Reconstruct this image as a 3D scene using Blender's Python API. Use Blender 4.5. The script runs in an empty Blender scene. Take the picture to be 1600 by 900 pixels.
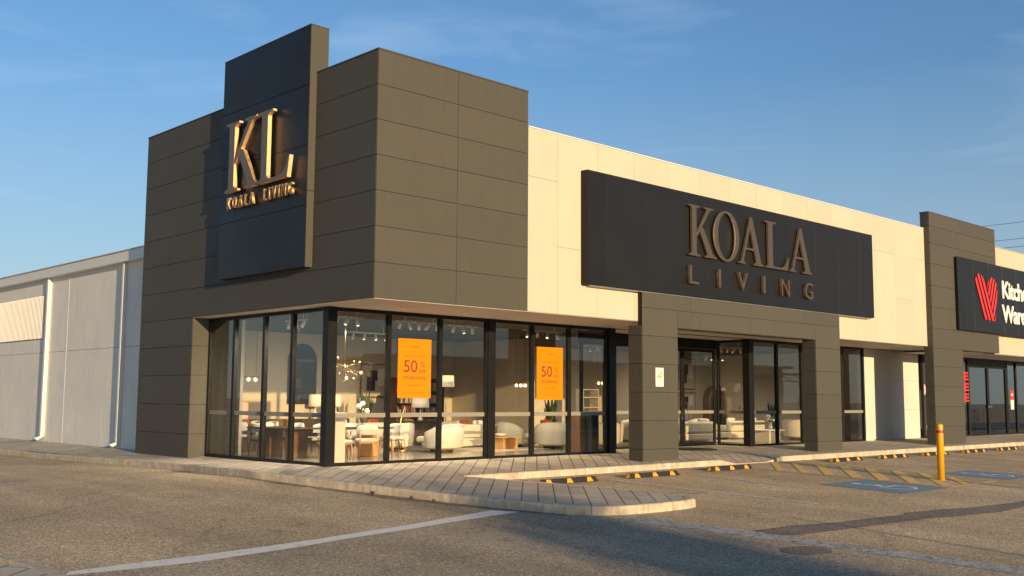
import bpy, bmesh, math, random
from mathutils import Vector, Matrix
random.seed(7)
sc = bpy.context.scene
R_ = math.radians
# ------------------------------------------------------------------ camera
cam_d = bpy.data.cameras.new("camera"); cam = bpy.data.objects.new("camera", cam_d)
sc.collection.objects.link(cam)
def set_cam():
    yaw, pit, roll = R_(43.805), R_(6.028), R_(0.381)
    cy, sy, cp, sp = math.cos(yaw), math.sin(yaw), math.cos(pit), math.sin(pit)
    F = Vector((sy*cp, cy*cp, sp)); R = Vector((cy, -sy, 0)); U = R.cross(F)
    R2 = math.cos(roll)*R + math.sin(roll)*U; U2 = -math.sin(roll)*R + math.cos(roll)*U
    m = Matrix(((R2.x, U2.x, -F.x, -13.216), (R2.y, U2.y, -F.y, -19.644), (R2.z, U2.z, -F.z, 1.5), (0, 0, 0, 1)))
    cam.matrix_world = m
    cam_d.sensor_width = 36; cam_d.lens = 36.855; cam_d.clip_start = .1; cam_d.clip_end = 3000
set_cam(); sc.camera = cam
# ------------------------------------------------------------------ world and sun
SUN_EL, SUN_AZ = R_(8.2), R_(190.5)       # azimuth clockwise from +Y
w = bpy.data.worlds.new("World"); sc.world = w; w.use_nodes = True
nt = w.node_tree; nt.nodes.clear()
def N(nt, t, **k):
    n = nt.nodes.new(t)
    for a, b in k.items():
        if a == 'ins':
            for i, v in b.items(): n.inputs[i].default_value = v
        else: setattr(n, a, b)
    return n
sky = N(nt, 'ShaderNodeTexSky', sky_type='NISHITA', sun_disc=False, sun_elevation=SUN_EL, sun_rotation=SUN_AZ,
        altitude=20, air_density=1.0, dust_density=0.15, ozone_density=3.5)
tc = N(nt, 'ShaderNodeTexCoord'); mp = N(nt, 'ShaderNodeMapping'); mp.inputs['Scale'].default_value = (1.2, 1.2, 5.5)
mp.inputs['Rotation'].default_value = (0.1, -0.35, 1.6)
ns = N(nt, 'ShaderNodeTexNoise', ins={'Scale': 2.1, 'Detail': 7, 'Roughness': .55, 'Distortion': .7})
rp = N(nt, 'ShaderNodeValToRGB'); rp.color_ramp.elements[0].position = .56; rp.color_ramp.elements[1].position = .86
rp.color_ramp.elements[0].color = (0, 0, 0, 1); rp.color_ramp.elements[1].color = (.22, .22, .22, 1)
mx = N(nt, 'ShaderNodeMixRGB', blend_type='MIX'); mx.inputs['Color2'].default_value = (5.4, 6.0, 6.8, 1)
bg = N(nt, 'ShaderNodeBackground'); bg.inputs['Strength'].default_value = .094
out = N(nt, 'ShaderNodeOutputWorld')
L = nt.links.new
L(tc.outputs['Generated'], mp.inputs['Vector']); L(mp.outputs[0], ns.inputs['Vector']); L(ns.outputs['Fac'], rp.inputs[0])
sx_ = N(nt, 'ShaderNodeSeparateXYZ'); L(tc.outputs['Generated'], sx_.inputs[0])
hz = N(nt, 'ShaderNodeMapRange', ins={1: 0.0, 2: .32, 3: .62, 4: 1.0}); L(sx_.outputs['Z'], hz.inputs[0])
hv = N(nt, 'ShaderNodeVectorMath', operation='SCALE'); L(sky.outputs[0], hv.inputs[0]); L(hz.outputs[0], hv.inputs['Scale'])
hm = N(nt, 'ShaderNodeMapRange', ins={1: .02, 2: .30, 3: .50, 4: .0}); L(sx_.outputs['Z'], hm.inputs[0])
hmx = N(nt, 'ShaderNodeMixRGB'); hmx.inputs['Color2'].default_value = (3.2, 3.75, 4.2, 1); L(hm.outputs[0], hmx.inputs['Fac']); L(hv.outputs[0], hmx.inputs['Color1'])
L(rp.outputs[0], mx.inputs['Fac']); L(hmx.outputs[0], mx.inputs['Color1']); L(mx.outputs[0], bg.inputs['Color']); L(bg.outputs[0], out.inputs[0])
sun_d = bpy.data.lights.new("sun", 'SUN'); sun_d.energy = 3.3; sun_d.angle = R_(.5); sun_d.color = (1, .745, .42)
sun = bpy.data.objects.new("sun", sun_d); sc.collection.objects.link(sun)
sd = Vector((math.sin(SUN_AZ)*math.cos(SUN_EL), math.cos(SUN_AZ)*math.cos(SUN_EL), math.sin(SUN_EL)))
sun.rotation_euler = sd.to_track_quat('Z', 'Y').to_euler(); sun.location = sd*60
sc.view_settings.view_transform = 'Standard'; sc.view_settings.look = 'None'
sc.view_settings.exposure = 0.95; sc.view_settings.gamma = 1.0
try: sc.view_settings.use_curve_mapping = False
except Exception: pass
sc.cycles.max_bounces = 8; sc.cycles.transparent_max_bounces = 16; sc.cycles.glossy_bounces = 5
sc.cycles.diffuse_bounces = 4; sc.cycles.sample_clamp_indirect = 6; sc.cycles.use_denoising = True
# ------------------------------------------------------------------ materials
def mat(name, col, rough=.6, metal=0, spec=.5, var=0, vscale=3, bump=0, bscale=80, streak=0, emit=None, estr=0, pv=0, coat=0):
    m = bpy.data.materials.new(name); m.use_nodes = True; n = m.node_tree; b = n.nodes['Principled BSDF']
    b.inputs['Base Color'].default_value = (*col, 1); b.inputs['Roughness'].default_value = rough
    b.inputs['Metallic'].default_value = metal; b.inputs['Specular IOR Level'].default_value = spec
    b.inputs['Coat Weight'].default_value = coat
    if emit: b.inputs['Emission Color'].default_value = (*emit, 1); b.inputs['Emission Strength'].default_value = estr
    tcn = N(n, 'ShaderNodeTexCoord')
    if var or streak or pv:
        base = N(n, 'ShaderNodeRGB'); base.outputs[0].default_value = (*col, 1); cur = base.outputs[0]
        def mul(cur, src, amt):
            mr = N(n, 'ShaderNodeMapRange', ins={1: .25, 2: .75, 3: 1-amt, 4: 1+amt}); n.links.new(src, mr.inputs[0])
            v = N(n, 'ShaderNodeVectorMath', operation='SCALE'); n.links.new(cur, v.inputs[0]); n.links.new(mr.outputs[0], v.inputs['Scale'])
            return v.outputs[0]
        if var:
            t = N(n, 'ShaderNodeTexNoise', ins={'Scale': vscale, 'Detail': 6, 'Roughness': .6}); n.links.new(tcn.outputs['Object'], t.inputs['Vector'])
            cur = mul(cur, t.outputs['Fac'], var)
            mr = N(n, 'ShaderNodeMapRange', ins={1: .3, 2: .7, 3: rough*.88, 4: min(1, rough*1.15)}); n.links.new(t.outputs['Fac'], mr.inputs[0]); n.links.new(mr.outputs[0], b.inputs['Roughness'])
        if streak:
            mpn = N(n, 'ShaderNodeMapping'); mpn.inputs['Scale'].default_value = (5, 5, .35); n.links.new(tcn.outputs['Object'], mpn.inputs[0])
            t = N(n, 'ShaderNodeTexNoise', ins={'Scale': 2.2, 'Detail': 5, 'Roughness': .6}); n.links.new(mpn.outputs[0], t.inputs['Vector'])
            cur = mul(cur, t.outputs['Fac'], streak)
        if pv:
            a = N(n, 'ShaderNodeAttribute', attribute_name='pv'); cur = mul(cur, a.outputs['Fac'], pv)
        n.links.new(cur, b.inputs['Base Color'])
    if bump:
        t = N(n, 'ShaderNodeTexNoise', ins={'Scale': bscale, 'Detail': 4}); n.links.new(tcn.outputs['Object'], t.inputs['Vector'])
        bp = N(n, 'ShaderNodeBump', ins={'Strength': bump, 'Distance': .01}); n.links.new(t.outputs['Fac'], bp.inputs['Height']); n.links.new(bp.outputs[0], b.inputs['Normal'])
    return m
M = {}
M['panel'] = mat('charcoal_panel', (.082, .077, .065), .55, spec=.12, var=.025, vscale=.7, streak=.04, pv=.025, bump=.04, bscale=.9)
M['black_panel'] = mat('black_panel', (.013, .0125, .0135), .4, spec=.24, var=.06, vscale=.8, streak=.06, pv=.05, bump=.03, bscale=1.2)
M['cream'] = mat('cream_panel', (.525, .475, .37), .5, spec=.3, var=.02, vscale=.9, streak=.035, pv=.02, bump=.02, bscale=1.)
M['joint'] = mat('dark_joint', (.02, .019, .018), .9)
M['cream_joint'] = mat('cream_joint', (.42, .37, .29), .9)
M['soffit'] = mat('soffit_board', (.55, .49, .42), .7, var=.04, vscale=1)
M['frame'] = mat('black_frame', (.010, .010, .010), .4, spec=.25, var=.15, vscale=4)
M['white_wall'] = mat('white_render', (.60, .57, .50), .75, var=.05, vscale=1.3, streak=.05, bump=.25, bscale=60)
M['grey_wall'] = mat('grey_wall', (.74, .715, .66), .8, var=.07, vscale=.8, streak=.1, bump=.3, bscale=50)
M['metal_white'] = mat('painted_metal', (.70, .69, .65), .45, var=.05, vscale=2, streak=.04)
M['int_wall'] = mat('interior_paint', (.56, .49, .38), .85, var=.03, vscale=1)
M['int_ceil'] = mat('ceiling_paint', (.05, .047, .043), .9, var=.05)
M['bronze'] = mat('bronze_metal', (1.0, .68, .36), .6, metal=1, var=.1, vscale=9)
M['letter_face'] = mat('bronze_face', (.150, .135, .122), .55, metal=0, spec=.3, var=.05, vscale=5)
M['face_dark'] = mat('sign_letter_face', (.066, .057, .050), .5, spec=.3, var=.05, vscale=5)
M['bronze_dark'] = mat('aged_bronze', (.55, .37, .22), .55, metal=1, var=.1, vscale=9)
M['gold'] = mat('brass', (.45, .33, .16), .3, metal=1)
M['chrome'] = mat('chrome', (.8, .8, .8), .12, metal=1)
M['yellow'] = mat('yellow_paint', (.72, .37, .01), .38, var=.07, vscale=5, streak=.06, bump=.05, bscale=20)
M['red'] = mat('red_band', (.42, .03, .02), .4)
M['rubber'] = mat('black_rubber', (.018, .018, .019), .7, var=.25, vscale=12, bump=.3, bscale=120)
M['reflector'] = mat('orange_reflector', (.85, .36, .02), .4, var=.08, vscale=20)
M['orange'] = mat('orange_poster', (.84, .21, .0), .6, spec=.2)
M['poster_ink'] = mat('maroon_ink', (.22, .03, .01), .6)
M['sign_white'] = mat('sign_white', (.78, .78, .66), .5)
M['green_ink'] = mat('green_ink', (.06, .25, .08), .6)
M['dark_ink'] = mat('dark_ink', (.05, .05, .045), .6)
M['grey_ink'] = mat('grey_ink', (.42, .42, .34), .6)
M['white_letter'] = mat('white_letter', (.82, .80, .74), .4)
M['red_letter'] = mat('red_letter', (.66, .03, .028), .4, )
M['boucle'] = mat('cream_boucle', (.60, .545, .44), .95, spec=.1, var=.06, vscale=30, bump=.8, bscale=160)
M['grey_fabric'] = mat('grey_fabric', (.17, .165, .155), .95, spec=.1, var=.1, vscale=30, bump=.6, bscale=150)
M['white_fabric'] = mat('white_fabric', (.60, .57, .50), .9, spec=.1, var=.05, vscale=20, bump=.4, bscale=120)
M['rust'] = mat('rust_fabric', (.27, .055, .03), .9, spec=.1, var=.1, vscale=20, bump=.4, bscale=120)
M['dark_wood'] = mat('dark_wood', (.055, .034, .022), .4, var=.25, vscale=6, streak=.2)
M['brown_wood'] = mat('brown_wood', (.16, .085, .045), .42, var=.2, vscale=6, streak=.2)
M['light_wood'] = mat('light_wood', (.48, .27, .11), .45, var=.15, vscale=7, streak=.15)
M['red_wood'] = mat('red_wood', (.15, .045, .022), .4, var=.2, vscale=6, streak=.2)
M['black'] = mat('black_lacquer', (.012, .012, .013), .35)
M['shade'] = mat('lamp_shade', (.80, .74, .62), .8, emit=(1, .8, .55), estr=.10)
M['bulb'] = mat('lit_bulb', (1, .9, .7), .4, emit=(1, .82, .55), estr=1.6)
M['spot_white'] = mat('spot_body', (.7, .68, .64), .4)
M['plaster'] = mat('plaster', (.72, .68, .6), .8, bump=.2, bscale=40)
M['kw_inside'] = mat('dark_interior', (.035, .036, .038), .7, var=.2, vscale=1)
M['steel'] = mat('galvanised', (.45, .45, .44), .4, metal=.8, var=.1)
M['pole'] = mat('pole_metal', (.3, .3, .3), .5, metal=.6)
M['tin'] = mat('tin_cladding', (.36, .37, .37), .6, var=.1, streak=.1)
M['bark'] = mat('bark', (.10, .075, .05), .9, var=.3, vscale=8, bump=.6, bscale=20)
M['leaf'] = mat('leaf', (.055, .085, .03), .7, var=.35, vscale=1.2)
M['weed'] = mat('weed', (.075, .065, .035), .8, var=.3, vscale=20)
M['stripe'] = mat('frosted_stripe', (.25, .235, .20), .8, spec=.2)
M['mirror'] = mat('mirror_glass', (.12, .13, .13), .03, metal=1)
M['art_light'] = mat('art_light', (.5, .43, .33), .8)
M['petal'] = mat('petal', (.7, .45, .45), .7)
M['wire'] = mat('wire', (.10, .10, .10), .6)

def glass_mat(name, tint, refl, rough=.0):
    m = bpy.data.materials.new(name); m.use_nodes = True; n = m.node_tree; n.nodes.clear()
    o = N(n, 'ShaderNodeOutputMaterial'); t = N(n, 'ShaderNodeBsdfTransparent'); t.inputs[0].default_value = (*tint, 1)
    g = N(n, 'ShaderNodeBsdfGlossy'); g.inputs['Roughness'].default_value = rough; g.inputs['Color'].default_value = (1, 1, 1, 1)
    ge = N(n, 'ShaderNodeNewGeometry'); dt = N(n, 'ShaderNodeVectorMath', operation='DOT_PRODUCT'); n.links.new(ge.outputs['Incoming'], dt.inputs[0]); n.links.new(ge.outputs['Normal'], dt.inputs[1])
    ab = N(n, 'ShaderNodeMath', operation='ABSOLUTE'); n.links.new(dt.outputs['Value'], ab.inputs[0])
    sb = N(n, 'ShaderNodeMath', operation='SUBTRACT', use_clamp=True); sb.inputs[0].default_value = 1; n.links.new(ab.outputs[0], sb.inputs[1])
    pw = N(n, 'ShaderNodeMath', operation='POWER'); pw.inputs[1].default_value = 5; n.links.new(sb.outputs[0], pw.inputs[0])
    f = N(n, 'ShaderNodeMath', operation='MULTIPLY_ADD'); f.inputs[1].default_value = .96; f.inputs[2].default_value = .04; n.links.new(pw.outputs[0], f.inputs[0])
    mm = N(n, 'ShaderNodeMath', operation='MULTIPLY_ADD'); mm.inputs[1].default_value = refl; mm.inputs[2].default_value = .0; mm.use_clamp = True
    x = N(n, 'ShaderNodeMixShader'); tcn = N(n, 'ShaderNodeTexCoord')
    tx = N(n, 'ShaderNodeTexNoise', ins={'Scale': .9, 'Detail': 1}); bp = N(n, 'ShaderNodeBump', ins={'Strength': .03, 'Distance': .05})
    k = n.links.new
    k(tcn.outputs['Object'], tx.inputs['Vector']); k(tx.outputs['Fac'], bp.inputs['Height']); k(bp.outputs[0], g.inputs['Normal'])
    k(f.outputs[0], mm.inputs[0]); k(mm.outputs[0], x.inputs[0]); k(t.outputs[0], x.inputs[1]); k(g.outputs[0], x.inputs[2]); k(x.outputs[0], o.inputs[0])
    return m
M['glass'] = glass_mat('window_glass', (.94, .925, .885), 1.25)
M['dark_glass'] = glass_mat('dark_glass', (.38, .39, .40), 1.5)

def ground_mat(name, c1, c2, dark=1.0, tint=(1, 1, 1), big=.22, bumpk=1.):
    """chip-seal: individual stones, tar between, broad stains"""
    m = bpy.data.materials.new(name); m.use_nodes = True; n = m.node_tree; b = n.nodes['Principled BSDF']; k = n.links.new
    tcn = N(n, 'ShaderNodeTexCoord')
    v = N(n, 'ShaderNodeTexVoronoi', feature='F1', ins={'Scale': 62, 'Randomness': 1}); k(tcn.outputs['Object'], v.inputs['Vector'])
    v2 = N(n, 'ShaderNodeTexNoise', ins={'Scale': 22, 'Detail': 3, 'Roughness': .7}); k(tcn.outputs['Object'], v2.inputs['Vector'])
    sep = N(n, 'ShaderNodeSeparateColor'); k(v.outputs['Color'], sep.inputs[0])
    r = N(n, 'ShaderNodeValToRGB'); r.color_ramp.interpolation = 'LINEAR'
    e = r.color_ramp.elements; e[0].position = .05; e[0].color = (*[x*.68 for x in c1], 1); e[1].position = .95; e[1].color = (*[min(1, x*1.5) for x in c2], 1)
    e2 = r.color_ramp.elements.new(.5); e2.color = (*c1, 1); e3 = r.color_ramp.elements.new(.8); e3.color = (*c2, 1)
    k(sep.outputs[0], r.inputs[0])
    mr0 = N(n, 'ShaderNodeMapRange', ins={1: .3, 2: .7, 3: .72, 4: 1.28}); k(v2.outputs['Fac'], mr0.inputs[0])
    n3 = N(n, 'ShaderNodeTexNoise', ins={'Scale': .35, 'Detail': 6, 'Roughness': .62}); k(tcn.outputs['Object'], n3.inputs['Vector'])
    mr = N(n, 'ShaderNodeMapRange', ins={1: .3, 2: .7, 3: 1-big, 4: 1+big}); k(n3.outputs['Fac'], mr.inputs[0])
    # wheel-worn bands running along the lane
    mpn = N(n, 'ShaderNodeMapping'); mpn.inputs['Scale'].default_value = (.9, .07, 1); k(tcn.outputs['Object'], mpn.inputs[0])
    n4 = N(n, 'ShaderNodeTexNoise', ins={'Scale': 1., 'Detail': 4}); k(mpn.outputs[0], n4.inputs['Vector'])
    mr4 = N(n, 'ShaderNodeMapRange', ins={1: .35, 2: .65, 3: .86, 4: 1.1}); k(n4.outputs['Fac'], mr4.inputs[0])
    # oil / tar spots
    n5 = N(n, 'ShaderNodeTexNoise', ins={'Scale': 1.7, 'Detail': 3, 'Distortion': .6}); k(tcn.outputs['Object'], n5.inputs['Vector'])
    mr5 = N(n, 'ShaderNodeMapRange', ins={1: .26, 2: .36, 3: .7, 4: 1}); k(n5.outputs['Fac'], mr5.inputs[0])
    a = N(n, 'ShaderNodeMath', operation='MULTIPLY'); k(mr.outputs[0], a.inputs[0]); k(mr0.outputs[0], a.inputs[1])
    a2 = N(n, 'ShaderNodeMath', operation='MULTIPLY'); k(a.outputs[0], a2.inputs[0]); k(mr4.outputs[0], a2.inputs[1])
    a3 = N(n, 'ShaderNodeMath', operation='MULTIPLY'); k(a2.outputs[0], a3.inputs[0]); k(mr5.outputs[0], a3.inputs[1])
    dn = N(n, 'ShaderNodeTexNoise', ins={'Scale': 1.3, 'Detail': 5}); k(tcn.outputs['Object'], dn.inputs['Vector'])
    dm = N(n, 'ShaderNodeVectorMath', operation='MULTIPLY_ADD'); k(dn.outputs['Color'], dm.inputs[0]); dm.inputs[1].default_value = (.9, .9, 0); k(tcn.outputs['Object'], dm.inputs[2])
    vc = N(n, 'ShaderNodeTexVoronoi', feature='DISTANCE_TO_EDGE', ins={'Scale': .16}); k(dm.outputs[0], vc.inputs['Vector'])
    mc = N(n, 'ShaderNodeMapRange', ins={1: .0015, 2: .006, 3: .80, 4: 1}); k(vc.outputs['Distance'], mc.inputs[0])
    nd = N(n, 'ShaderNodeTexNoise', ins={'Scale': 4.2, 'Detail': 2}); k(tcn.outputs['Object'], nd.inputs['Vector'])
    md = N(n, 'ShaderNodeMapRange', ins={1: .22, 2: .29, 3: .62, 4: 1}); k(nd.outputs['Fac'], md.inputs[0])
    a4 = N(n, 'ShaderNodeMath', operation='MULTIPLY'); k(a3.outputs[0], a4.inputs[0]); k(mc.outputs[0], a4.inputs[1])
    a5 = N(n, 'ShaderNodeMath', operation='MULTIPLY'); k(a4.outputs[0], a5.inputs[0]); k(md.outputs[0], a5.inputs[1])
    s = N(n, 'ShaderNodeVectorMath', operation='SCALE'); k(r.outputs[0], s.inputs[0]); k(a5.outputs[0], s.inputs['Scale'])
    k(s.outputs[0], b.inputs['Base Color']); b.inputs['Roughness'].default_value = .85; b.inputs['Specular IOR Level'].default_value = .35
    bp = N(n, 'ShaderNodeBump', ins={'Strength': bumpk, 'Distance': .02}); bp.invert = True; k(v.outputs['Distance'], bp.inputs['Height']); k(bp.outputs[0], b.inputs['Normal'])
    return m
M['asphalt'] = ground_mat('chip_seal', (.52, .405, .25), (.66, .52, .35))
M['patch'] = ground_mat('asphalt_patch', (.22, .175, .135), (.29, .24, .19), big=.1, bumpk=.25)
M['new_asphalt'] = ground_mat('dark_asphalt', (.40, .325, .225), (.51, .42, .30), big=.2, bumpk=.8)

def paint_mat(name, col, wear=.45, under=(.16, .14, .11), soft=.06):
    m = bpy.data.materials.new(name); m.use_nodes = True; n = m.node_tree; b = n.nodes['Principled BSDF']; k = n.links.new
    tcn = N(n, 'ShaderNodeTexCoord')
    t = N(n, 'ShaderNodeTexNoise', ins={'Scale': 7, 'Detail': 8, 'Roughness': .75}); k(tcn.outputs['Object'], t.inputs['Vector'])
    v = N(n, 'ShaderNodeTexVoronoi', ins={'Scale': 46}); k(tcn.outputs['Object'], v.inputs['Vector'])
    sp = N(n, 'ShaderNodeSeparateColor'); k(v.outputs['Color'], sp.inputs[0])
    ad = N(n, 'ShaderNodeMath', operation='MULTIPLY_ADD'); ad.inputs[1].default_value = .22; k(sp.outputs[0], ad.inputs[0]); k(t.outputs['Fac'], ad.inputs[2])
    mr = N(n, 'ShaderNodeMapRange', ins={1: wear-soft+.1, 2: wear+soft+.1, 3: 0, 4: 1}); k(ad.outputs[0], mr.inputs[0])
    x = N(n, 'ShaderNodeMixRGB'); x.inputs[1].default_value = (*under, 1); x.inputs[2].default_value = (*col, 1); k(mr.outputs[0], x.inputs[0])
    k(x.outputs[0], b.inputs['Base Color']); b.inputs['Roughness'].default_value = .75
    bp = N(n, 'ShaderNodeBump', ins={'Strength': .3, 'Distance': .008}); bp.invert = True; k(v.outputs['Distance'], bp.inputs['Height']); k(bp.outputs[0], b.inputs['Normal'])
    return m
M['white_paint'] = paint_mat('white_road_paint', (.88, .82, .72), .34, under=(.4, .33, .24))
M['worn_white'] = paint_mat('worn_white_paint', (.50, .48, .45), .47)
M['faint_white'] = paint_mat('faint_white_paint', (.78, .74, .66), .32, under=(.4, .33, .24))
M['yellow_paint'] = paint_mat('yellow_road_paint', (.88, .58, .18), .27, under=(.36, .29, .2))
M['blue_paint'] = paint_mat('blue_road_paint', (.19, .30, .39), .28, under=(.25, .25, .22))
M['sym_paint'] = paint_mat('symbol_paint', (.85, .87, .85), .34, under=(.15, .25, .34))

def paver_mat():
    m = bpy.data.materials.new('grey_pavers'); m.use_nodes = True; n = m.node_tree; b = n.nodes['Principled BSDF']; k = n.links.new
    tcn = N(n, 'ShaderNodeTexCoord'); mpn = N(n, 'ShaderNodeMapping'); mpn.inputs['Rotation'].default_value = (0, 0, R_(-45)); k(tcn.outputs['Object'], mpn.inputs[0])
    br = N(n, 'ShaderNodeTexBrick'); br.offset = .5
    br.inputs['Scale'].default_value = 1; br.inputs['Brick Width'].default_value = .99; br.inputs['Row Height'].default_value = .29
    br.inputs['Mortar Size'].default_value = .012; br.inputs['Mortar Smooth'].default_value = .25; br.inputs['Bias'].default_value = 0
    br.inputs['Color1'].default_value = (.56, .48, .37, 1); br.inputs['Color2'].default_value = (.49, .42, .32, 1); br.inputs['Mortar'].default_value = (.10, .08, .06, 1)
    k(mpn.outputs[0], br.inputs['Vector'])
    t = N(n, 'ShaderNodeTexNoise', ins={'Scale': 1.1, 'Detail': 7, 'Roughness': .65}); k(tcn.outputs['Object'], t.inputs['Vector'])
    t2 = N(n, 'ShaderNodeTexNoise', ins={'Scale': 90, 'Detail': 3}); k(tcn.outputs['Object'], t2.inputs['Vector'])
    mr = N(n, 'ShaderNodeMapRange', ins={1: .3, 2: .7, 3: .78, 4: 1.2}); k(t.outputs['Fac'], mr.inputs[0])
    mr2 = N(n, 'ShaderNodeMapRange', ins={1: .3, 2: .7, 3: .82, 4: 1.18}); k(t2.outputs['Fac'], mr2.inputs[0])
    a = N(n, 'ShaderNodeMath', operation='MULTIPLY'); k(mr.outputs[0], a.inputs[0]); k(mr2.outputs[0], a.inputs[1])
    s = N(n, 'ShaderNodeVectorMath', operation='SCALE'); k(br.outputs['Color'], s.inputs[0]); k(a.outputs[0], s.inputs['Scale']); k(s.outputs[0], b.inputs['Base Color'])
    b.inputs['Roughness'].default_value = .8
    bp = N(n, 'ShaderNodeBump', ins={'Strength': .7, 'Distance': .012}); bp.invert = True; k(br.outputs['Fac'], bp.inputs['Height']); k(bp.outputs[0], b.inputs['Normal'])
    return m
M['paver'] = paver_mat()
M['kerb'] = mat('kerb_concrete', (.50, .42, .31), .85, var=.32, vscale=5, streak=.22, bump=.6, bscale=70)
def tile_mat():
    m = bpy.data.materials.new('shop_floor_tiles'); m.use_nodes = True; n = m.node_tree; b = n.nodes['Principled BSDF']; k = n.links.new
    tcn = N(n, 'ShaderNodeTexCoord')
    br = N(n, 'ShaderNodeTexBrick'); br.offset = 0
    br.inputs['Scale'].default_value = 1; br.inputs['Brick Width'].default_value = .8; br.inputs['Row Height'].default_value = .8; br.inputs['Mortar Size'].default_value = .004
    br.inputs['Color1'].default_value = (.26, .23, .19, 1); br.inputs['Color2'].default_value = (.24, .21, .175, 1); br.inputs['Mortar'].default_value = (.16, .14, .11, 1)
    k(tcn.outputs['Object'], br.inputs['Vector']); k(br.outputs['Color'], b.inputs['Base Color']); b.inputs['Roughness'].default_value = .18
    return m
M['tile'] = tile_mat()

# ------------------------------------------------------------------ mesh helpers
col = sc.collection
def link(o, parent=None):
    col.objects.link(o)
    if parent is not None: o.parent = parent
    return o
def obj(name, bm, m, parent=None, smooth=False, loc=None, rot=None):
    me = bpy.data.meshes.new(name)
    if isinstance(bm, bmesh.types.BMesh): bm.to_mesh(me); bm.free()
    else: me = bm; me.materials.clear()
    for x in (m if isinstance(m, (list, tuple)) else [m]): me.materials.append(x)
    if smooth:
        for p in me.polygons: p.use_smooth = True
    o = bpy.data.objects.new(name, me)
    if loc: o.location = loc
    if rot: o.rotation_euler = rot
    return link(o, parent)
def thing(name, label, cat, loc=(0, 0, 0), rz=0, group=None):
    o = bpy.data.objects.new(name, None); o.empty_display_size = .2
    o.location = loc; o.rotation_euler = (0, 0, rz); o['label'] = label; o['category'] = cat
    if group: o['group'] = group
    return link(o)
def tag(o, label, cat, group=None):
    o['label'] = label; o['category'] = cat
    if group: o['group'] = group
    return o
def struct(o): o['kind'] = 'structure'; return o
def nb(): return bmesh.new()
def box(bm, x0, x1, y0, y1, z0, z1, bev=0, seg=1, pid=None, mi=0, taper=None):
    if x0 > x1: x0, x1 = x1, x0
    if y0 > y1: y0, y1 = y1, y0
    if z0 > z1: z0, z1 = z1, z0
    vs = [bm.verts.new((x, y, z)) for z in (z0, z1) for y in (y0, y1) for x in (x0, x1)]
    if taper:
        cx, cy = (x0+x1)/2, (y0+y1)/2
        for v in vs[:4]: v.co.x = cx+(v.co.x-cx)*taper; v.co.y = cy+(v.co.y-cy)*taper
    fs = [bm.faces.new([vs[i] for i in f]) for f in ((0, 2, 3, 1), (4, 5, 7, 6), (0, 1, 5, 4), (2, 6, 7, 3), (0, 4, 6, 2), (1, 3, 7, 5))]
    for f in fs: f.material_index = mi
    if bev:
        es = list({e for f in fs for e in f.edges})
        r = bmesh.ops.bevel(bm, geom=es, offset=bev, segments=seg, profile=.5, affect='EDGES')
        fs = list({f for v in r['verts'] for f in v.link_faces} | {f for f in fs if f.is_valid})
    if pid is not None:
        la = bm.faces.layers.float.get('pv') or bm.faces.layers.float.new('pv')
        for f in fs:
            if f.is_valid: f[la] = pid
    return vs
def cyl(bm, p0, p1, r0, r1=None, n=14, caps=True):
    r1 = r0 if r1 is None else r1
    p0, p1 = Vector(p0), Vector(p1); d = (p1-p0).normalized(); a = d.orthogonal().normalized(); b = d.cross(a)
    A, B = [], []
    for i in range(n):
        t = 2*math.pi*i/n; q = a*math.cos(t)+b*math.sin(t)
        A.append(bm.verts.new(p0+q*r0)); B.append(bm.verts.new(p1+q*r1))
    for i in range(n):
        f = bm.faces.new((A[i], A[(i+1) % n], B[(i+1) % n], B[i])); f.smooth = True
    if caps: bm.faces.new(A[::-1]); bm.faces.new(B)
def tube(bm, pts, r, n=8):
    pts = [Vector(p) for p in pts]; rings = []
    for i, p in enumerate(pts):
        d = (pts[min(i+1, len(pts)-1)]-pts[max(i-1, 0)]).normalized()
        a = d.cross(Vector((0, 0, 1))); a = a.normalized() if a.length > .05 else Vector((1, 0, 0)); b = d.cross(a).normalized()
        rr = r[i] if isinstance(r, (list, tuple)) else r
        rings.append([bm.verts.new(p+(a*math.cos(2*math.pi*k/n)+b*math.sin(2*math.pi*k/n))*rr) for k in range(n)])
    for A, B in zip(rings, rings[1:]):
        for i in range(n):
            f = bm.faces.new((A[i], A[(i+1) % n], B[(i+1) % n], B[i])); f.smooth = True
    bm.faces.new(rings[0][::-1]); bm.faces.new(rings[-1])
def ball(bm, c, r, s=(1, 1, 1), seg=14):
    m = Matrix.Translation(c) @ Matrix.Diagonal((s[0], s[1], s[2], 1))
    g = bmesh.ops.create_uvsphere(bm, u_segments=seg, v_segments=max(6, seg//2+2), radius=r, matrix=m)
    for v in g['verts']:
        for f in v.link_faces: f.smooth = True
def lathe(bm, prof, c=(0, 0, 0), n=24):
    rings = []
    for r, z in prof:
        rings.append([bm.verts.new((c[0]+r*math.cos(2*math.pi*k/n), c[1]+r*math.sin(2*math.pi*k/n), c[2]+z)) for k in range(n)])
    for A, B in zip(rings, rings[1:]):
        for i in range(n):
            f = bm.faces.new((A[i], A[(i+1) % n], B[(i+1) % n], B[i])); f.smooth = True
    bm.faces.new(rings[0][::-1]); bm.faces.new(rings[-1])
def prism(bm, pts, d0, d1, T):
    """2-D outline (u,v) extruded from depth d0 to d1, T maps (u,v,d) to a point"""
    A = [bm.verts.new(T(u, v, d0)) for u, v in pts]; B = [bm.verts.new(T(u, v, d1)) for u, v in pts]
    n = len(pts); fs = [bm.faces.new(A[::-1]), bm.faces.new(B)]
    for i in range(n): fs.append(bm.faces.new((A[i], A[(i+1) % n], B[(i+1) % n], B[i])))
    return fs
def fix(bm): bmesh.ops.recalc_face_normals(bm, faces=bm.faces); return bm
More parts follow.
